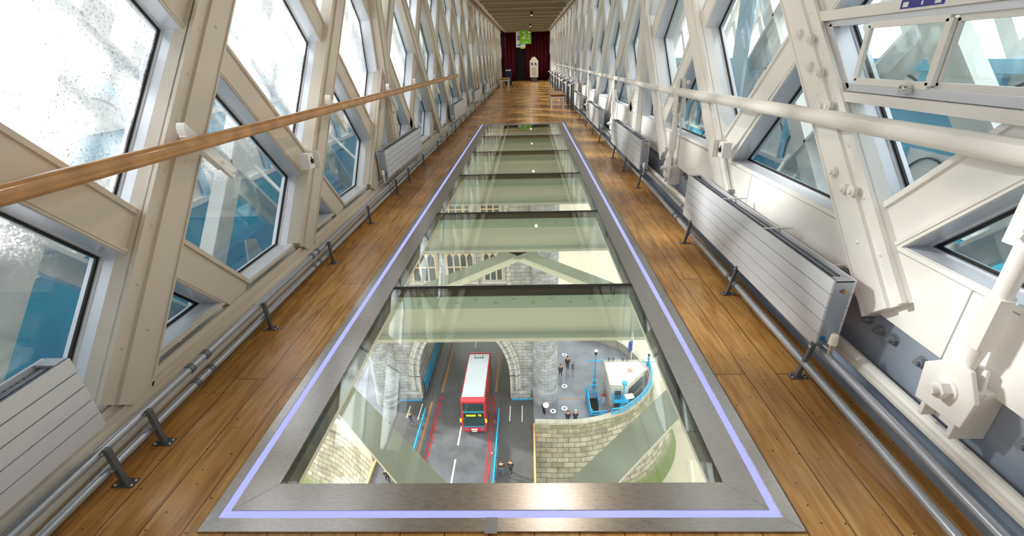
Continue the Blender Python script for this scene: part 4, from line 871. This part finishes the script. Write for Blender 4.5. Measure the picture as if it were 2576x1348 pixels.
text('route_number', '78', .34, (.62, .03, 2.47), (math.radians(90), 0, 0), M['disp'], bus, .01)
fq(-.32, .32, .62, .76, M['whitep'], 'front_badge', .04); fq(-.25, .25, .38, .5, M['whitep'], 'number_plate', .045)
for x in (-.85, .85):
    m = MB(); m.cyl((x, -.03, .72), (x, -.06, .72), .14); m.cyl((x * .75, -.03, .68), (x * .75, -.06, .68), .08); sm('headlight', m, M['chrome'], bus)
    m = MB(); s_ = 1 if x > 0 else -1; m.box(s_ * 1.28 - .1, s_ * 1.28 + .1, -.2, -.1, 1.7 if x > 0 else 1.8, 2.15 if x > 0 else 2.25); m.box(min(s_ * 1.1, s_ * 1.28), max(s_ * 1.1, s_ * 1.28), -.12, -.08, 2.1, 2.16); obj('mirror', m, M['yellow'], bus, bevel=.02)
for sx in (-1, 1):
    for z0, z1 in ((3.05, 3.75), (1.35, 2.15)):
        m = MB(); m.box(sx * hw - .012, sx * hw + .012, .7, BL - .3, z0, z1); obj('side_windows' if False else 'side_window_band', m, M['busglass'], bus)
    for y in (1.7, 6.0):
        m = MB(); m.cyl((sx * (hw - .25), y, .48), (sx * (hw + .01), y, .48), .48, n=20); sm('wheel', m, M['tyre'], bus)
# ------------------------------------------------------------------ things on the pier
kb = empty('control_cabin', (0, 0, 0)); tag(kb, 'flat white-roofed cabin with dark windows on the granite pier', 'cabin')
roof = [(8.35, 42.17), (12.46, 42.11), (12.93, 40.65), (10.29, 37.75), (8.35, 37.85)]
m = MB(); m.prism([(x, y, -33.5) for x, y in [(8.5, 42.0), (12.3, 41.95), (12.7, 40.65), (10.2, 37.95), (8.5, 38.0)]], (0, 0, 2.85)); obj('cabin_wall', m, M['trimstone'], kb)
m = MB(); m.prism([(x, y, -30.65) for x, y in roof], (0, 0, .18)); obj('roof', m, M['roofw'], kb)
m = MB()
for a, b_ in zip(roof, roof[1:] + roof[:1]):
    A_ = Vector((a[0], a[1], -30.42)); B_ = Vector((b_[0], b_[1], -30.42)); d = B_ - A_; m.obox((A_ + B_) / 2, d / 2, Vector((-d.y, d.x, 0)).normalized() * .07, Vector((0, 0, .1)))
obj('parapet', m, M['coping'], kb)
m = MB(); A_ = Vector((10.32, 37.88, -32.1)); B_ = Vector((12.75, 40.6, -32.1)); d = B_ - A_; n = Vector((d.y, -d.x, 0)).normalized(); m.obox((A_ + B_) / 2 + n * .02 + Vector((0, 0, .35)), d * .4, n * .03, Vector((0, 0, .55))); m.box(8.95, 9.6, 37.9, 37.97, -33.4, -31.2); obj('cabin_window', m, M['winglass'], kb)
m = MB(); m.cyl((11, 40.4, -30.47), (11, 40.4, -30.4), .3, n=14); obj('roof_vent', m, M['skin'], kb)
for k, x in enumerate((8.9, 9.4, 10.5, 11.0)):
    m = MB(); m.cyl((0, 0, 0), (0, 0, .25), .06); m.sphere((0, 0, .3), .16, 8); o = sm('roof_lamp', m, M['darkgrey'], kb); o.location = (x, 42.0, -30.3)
fg = empty('flagpole', (11.48, 42.3, -30.5)); tag(fg, 'flagpole with limp navy flag on the cabin roof', 'flag')
m = MB(); m.cyl((0, 0, 0), (.1, 0, 3.4), .03); sm('pole', m, M['whitep'], fg)
m = MB()
for k in range(6):
    for q in range(4): m.v.append((-.1 * k - .02 + .1, .07 * math.sin(k * 1.4 + q), 3.2 - q * .55 - k * .12))
for k in range(5):
    for q in range(3): a = k * 4 + q; m.f.append((a, a + 1, a + 5, a + 4)); m.mi.append(0)
o = obj('flag_cloth', m, M['flag'], fg, smooth=True); md = o.modifiers.new('t', 'SOLIDIFY'); md.thickness = .02
def lamppost(x, y, z, lab, h=4.6):
    t = empty('lamp_post', (x, y, z)); tag(t, lab, 'lamp post')
    m = MB(); m.cyl((0, 0, 0), (0, 0, .9), .22, .16, n=12); m.cyl((0, 0, .9), (0, 0, 1.0), .24, n=12); m.cyl((0, 0, 1.0), (0, 0, h - .6), .09, .06, n=10); m.cyl((0, 0, 1.6), (0, 0, 1.75), .15, n=10); sm('post', m, M['blue'], t)
    m = MB(); m.cyl((-.75, 0, h - 1.4), (.75, 0, h - 1.4), .05); m.sphere((-.75, 0, h - 1.4), .12, 8); m.sphere((.75, 0, h - 1.4), .12, 8); m.cyl((-.3, 0, h - 1.6), (.3, 0, h - 1.6), .04); sm('crossarm', m, M['blue'], t)
    m = MB(); m.cyl((0, 0, h - .6), (0, 0, h - .1), .12, .22, n=8); obj('lantern', m, M['blackc'], t); m = MB(); m.cyl((0, 0, h - .1), (0, 0, h + .15), .24, .05, n=8); obj('lantern_cap', m, M['whitep'], t)
    return t
lamppost(7.25, 41.3, R0, 'ornate blue lamp post with crossarm beside the white-roofed cabin', 5.2)
lamppost(13.95, 43.6, R0 + .6, 'short blue lamp post behind the cabin at the pier parapet', 2.6)
# blue stair cage and railings
sc_ = empty('stair_cage', (6.75, 37.9, R0)); tag(sc_, 'bright blue arched iron gate cage around the stair opening on the pier', 'gate')
m = MB(); m.box(-.62, -.5, -1.9, 1.6, 0, 1.15); obj('side_screen', m, M['blue'], sc_)
m = MB(); m.box(.5, .56, 0, 1.6, 0, 1.1); obj('side_screen', m, M['blue'], sc_)
m = MB(); prev = None
for k in range(13):
    a = math.pi * k / 12; p = Vector((-.62 * math.cos(a), 1.6, 1.1 + .75 * math.sin(a)))
    if prev is not None: m.cyl(prev, p, .06, n=8)
    prev = p
obj('hoop_arch', m, M['blue'], sc_)
m = MB()
for k in range(7):
    m.cyl((-.5 + k * .17, 1.55, 0), (-.5 + k * .17, 1.55, 1.1), .02, n=6)
for q in range(3): m.cyl((-.5, 1.55 , .2 + q * .4), (.5, 1.55, .5 + q * .3), .03, n=6); m.cyl((-.5, 1.55, .6 + q * .25), (.5, 1.55, .1 + q * .3), .03, n=6)
obj('gate_leaf', m, M['teal'], sc_)
for q in range(3):
    m = MB(); m.obox((.25, -1.75, .3 + q * .38), (.85, .1, 0), (0, .05, 0), (0, 0, .08)); obj('front_bar', m, M['blue'], sc_)
m = MB(); m.cyl((-.55, -1.9, -.2), (-.55, -1.9, 1.5), .13, n=8); m.cyl((-.55, .3, 0), (-.55, .3, 1.3), .1, n=8); m.cyl((-.62, 1.6, 0), (-.62, 1.6, 1.4), .12, n=8); sm('newel_post', m, M['blue'], sc_)
m = MB(); m.box(-.5, .5, -1.4, 1.5, .0, .02); obj('stair_opening', m, M['dark'], sc_)
pr = empty('pier_railing', (0, 0, -32.3)); tag(pr, 'curved double-bar blue railing along the pier parapet by the cabin', 'railing')
rp = smooth([(8.3, 35.6), (9.6, 35.95), (11.7, 37.75), (13.2, 39.7), (13.95, 41.7), (13.9, 43.0)], 3)
for z in (.25, .75):
    m = MB(); m.tube([(x, y, z) for x, y in rp], .075, 6); sm('rail', m, M['blue'], pr)
for i, (x, y) in enumerate(rp[::2]):
    m = MB(); m.cyl((x, y, -.2), (x, y, .85), .06, n=6); obj('post', m, M['blue'], pr)
bf = empty('blue_basket_frame', (9.6, 37.1, R0)); tag(bf, 'blue lattice equipment stand before the cabin corner', 'stand')
m = MB(); m.cyl((0, -.3, 0), (0, -.3, 4.3), .12, .07); m.cyl((0, -.3, 4.2), (0, -.3, 4.4), .3, .3, n=10); sm('mast', m, M['blue'], bf)
m = MB()
for k in range(6): m.box(-1.0 + k * .3, -.95 + k * .3, -.5, .5, 1.9, 1.95)
for k in range(4): m.box(-1.0, .55, -.5 + k * .33, -.45 + k * .33, 1.9, 1.95)
m.box(-1.0, .55, -.55, -.5, 1.85, 2.3); m.box(-1.05, -1.0, -.5, .5, 1.85, 2.3); obj('basket_grid', m, M['blue'], bf)
m = MB(); m.obox((.75, .2, 2.1), (.45, .1, 0), (-.05, .28, 0), (0, 0, .1)); obj('white_box', m, M['whitep'], bf)
m = MB(); m.box(-.25, .25, -.5, -.1, 0, 1.2); obj('plinth', m, M['blue'], bf)
fk = empty('life_ring_post', (7.9, 38.6, R0)); tag(fk, 'small post with red life ring by the cabin corner', 'post')
m = MB(); m.cyl((0, 0, 0), (0, 0, 1.2), .05); sm('post', m, M['whitep'], fk); m = MB(); m.cyl((0, -.08, 1.2), (0, 0, 1.2), .22, n=14); sm('ring', m, M['red'], fk)
for i, (x, y) in enumerate(((4.27, 47.6), (3.81, 41.5), (3.53, 37.83), (2.24, 37.42), (3.85, 51.4))):
    t = empty('floor_roundel', (x, y, R0)); tag(t, ('white roundel on the wet paving beyond the standing pair', 'white roundel on the paving level with the turret foot', 'white roundel on the paving behind the couple at the parapet', 'white roundel on dark ground in front of the stone turret', 'white roundel farthest up the pier beside the turret shaft')[i], 'roundel')
    m = MB(); m.cyl((0, 0, 0), (0, 0, .02), .34, n=24); obj('white_disc', m, M['linew'], t); m = MB(); m.cyl((0, 0, .02), (0, 0, .026), .15, n=16); obj('dark_centre', m, M['darkgrey'], t)
m = MB(); m.box(2.8, 5.9, 39.28, 39.4, R0, R0 + .015); tag(obj('paving_line', m, M['lineo']), 'pale orange line across the pier paving behind the turret foot', 'line')
# ------------------------------------------------------------------ people down on the bridge
def skin_mesh(name, verts, edges, radii, m_, parent, sub=2):
    me = bpy.data.meshes.new(name); me.from_pydata(verts, edges, []); me.materials.append(m_); o = bpy.data.objects.new(name, me); COL.objects.link(o)
    if parent: o.parent = parent
    sk = o.modifiers.new('skin', 'SKIN'); sk.use_smooth_shade = True
    for i, v in enumerate(me.skin_vertices[0].data): v.radius = (radii[i], radii[i]); v.use_root = (i == 0)
    sb = o.modifiers.new('sub', 'SUBSURF'); sb.levels = 1; sb.render_levels = 1
    return o
def person(x, y, z, rz, lab, top, leg, hair, stride=.18, bend=0.0, h=1.0):
    b = bend
    V = [(0, 0, .95), (0, .0 + b * .1, 1.15), (0, b * .3, 1.42), (0, b * .38, 1.52), (0, b * .42, 1.62),
         (-.10, 0, .90), (-.10, stride * .4, .5), (-.10, stride, .08), (-.10, stride + .14, .04), (.10, 0, .90), (.10, -stride * .3 + .03, .5), (.10, -stride, .08), (.10, -stride + .14, .04),
         (-.18, b * .28, 1.40), (-.25, b * .2, 1.14), (-.22, b * .2 + .12, .92), (-.21, b * .2 + .16, .84), (.18, b * .28, 1.40), (.25, b * .2 - .02, 1.14), (.23, b * .2 + .08, .92), (.22, b * .2 + .11, .84)]
    E = [(0, 1), (1, 2), (2, 3), (3, 4), (0, 5), (5, 6), (6, 7), (7, 8), (0, 9), (9, 10), (10, 11), (11, 12), (2, 13), (13, 14), (14, 15), (15, 16), (2, 17), (17, 18), (18, 19), (19, 20)]
    rr = [.14, .13, .14, .055, .055, .09, .062, .042, .035, .09, .062, .042, .035, .06, .045, .033, .03, .06, .045, .033, .03]
    o = skin_mesh('person', V, E, rr, M['skin'], None); tag(o, lab, 'person'); o.location = (x, y, z); o.rotation_euler = (0, 0, rz); o.scale = (h, h, h)
    hd = MB(); hd.sphere((0, b * .45, 1.69), .1, 12, sc=(.85, 1, 1.2)); hd.cyl((0, b * .45 + .09, 1.68), (0, b * .45 + .13, 1.665), .022, .012, n=6)
    for q in (-1, 1): hd.sphere((q * .09, b * .45, 1.68), .025, 6); hd.sphere((q * .035, b * .45 + .092, 1.705), .014, 6)
    hd.obox((0, b * .45 + .095, 1.635), (.03, 0, 0), (0, .008, 0), (0, 0, .006)); sm('head', hd, M['skin'], o)
    hr_ = MB(); hr_.sphere((0, b * .45 - .02, 1.73), .11, 12, sc=(.92, 1.0, .95)); sm('hair', hr_, hair, o)
    jt = [V[i] for i in (0, 1, 2, 13, 14, 15, 17, 18, 19)]; skin_mesh('jacket', jt, [(0, 1), (1, 2), (2, 3), (3, 4), (4, 5), (2, 6), (6, 7), (7, 8)], [.165, .155, .165, .08, .062, .05, .08, .062, .05], top, o)
    tv = [V[i] for i in (0, 5, 6, 7, 9, 10, 11)]; skin_mesh('trousers', tv, [(0, 1), (1, 2), (2, 3), (0, 4), (4, 5), (5, 6)], [.15, .105, .08, .06, .105, .08, .06], leg, o)
    return o
person(4.4, 44.7, R0, 2.9, 'person in dark coat standing on the wet paving beyond the turret', M['blackc'], M['blackc'], M['hairb'], h=1.08)
person(5.05, 44.4, R0, .4, 'small person in grey at the side of the dark-coated person', M['denim'], M['denim'], M['hairb'], .12, h=.7)
person(3.45, 43.3, R0, 3.3, 'person in dark jacket with white shirt walking beside the turret', M['navy'], M['navy'], M['hairb'], .2)
person(1.25, 36.9, R0, 2.6, 'person in navy standing at the foot of the stone turret', M['navy'], M['blackc'], M['hairb'], .1)
person(3.7, 35.75, R0, 3.14, 'person in navy jacket leaning over the pier parapet, brown hair', M['navy'], M['navy'], M['hairb'], .05, .5)
person(4.5, 35.75, R0, 3.3, 'person in navy coat with grey hair at the pier parapet', M['navy'], M['navy'], M['hairl'], .05, .2)
person(-2.95, 29.2, R0, .2, 'person in dark top and pale jeans walking on the footway', M['blackc'], M['denim'], M['hairb'], .2)
person(-2.1, 29.35, R0, -.2, 'person in black jacket and white scarf walking on the footway', M['blackc'], M['blackc'], M['hairb'], .2)
person(-13.4, 28.5, R0, .5, 'person in black coat walking beside the orange timber fender', M['blackc'], M['blackc'], M['hairb'], .2)
person(-12.9, 35.6, R0, 1.5, 'person in dark grey crossing the footway behind the green brace', M['blackc'], M['denim'], M['hairb'], .25)
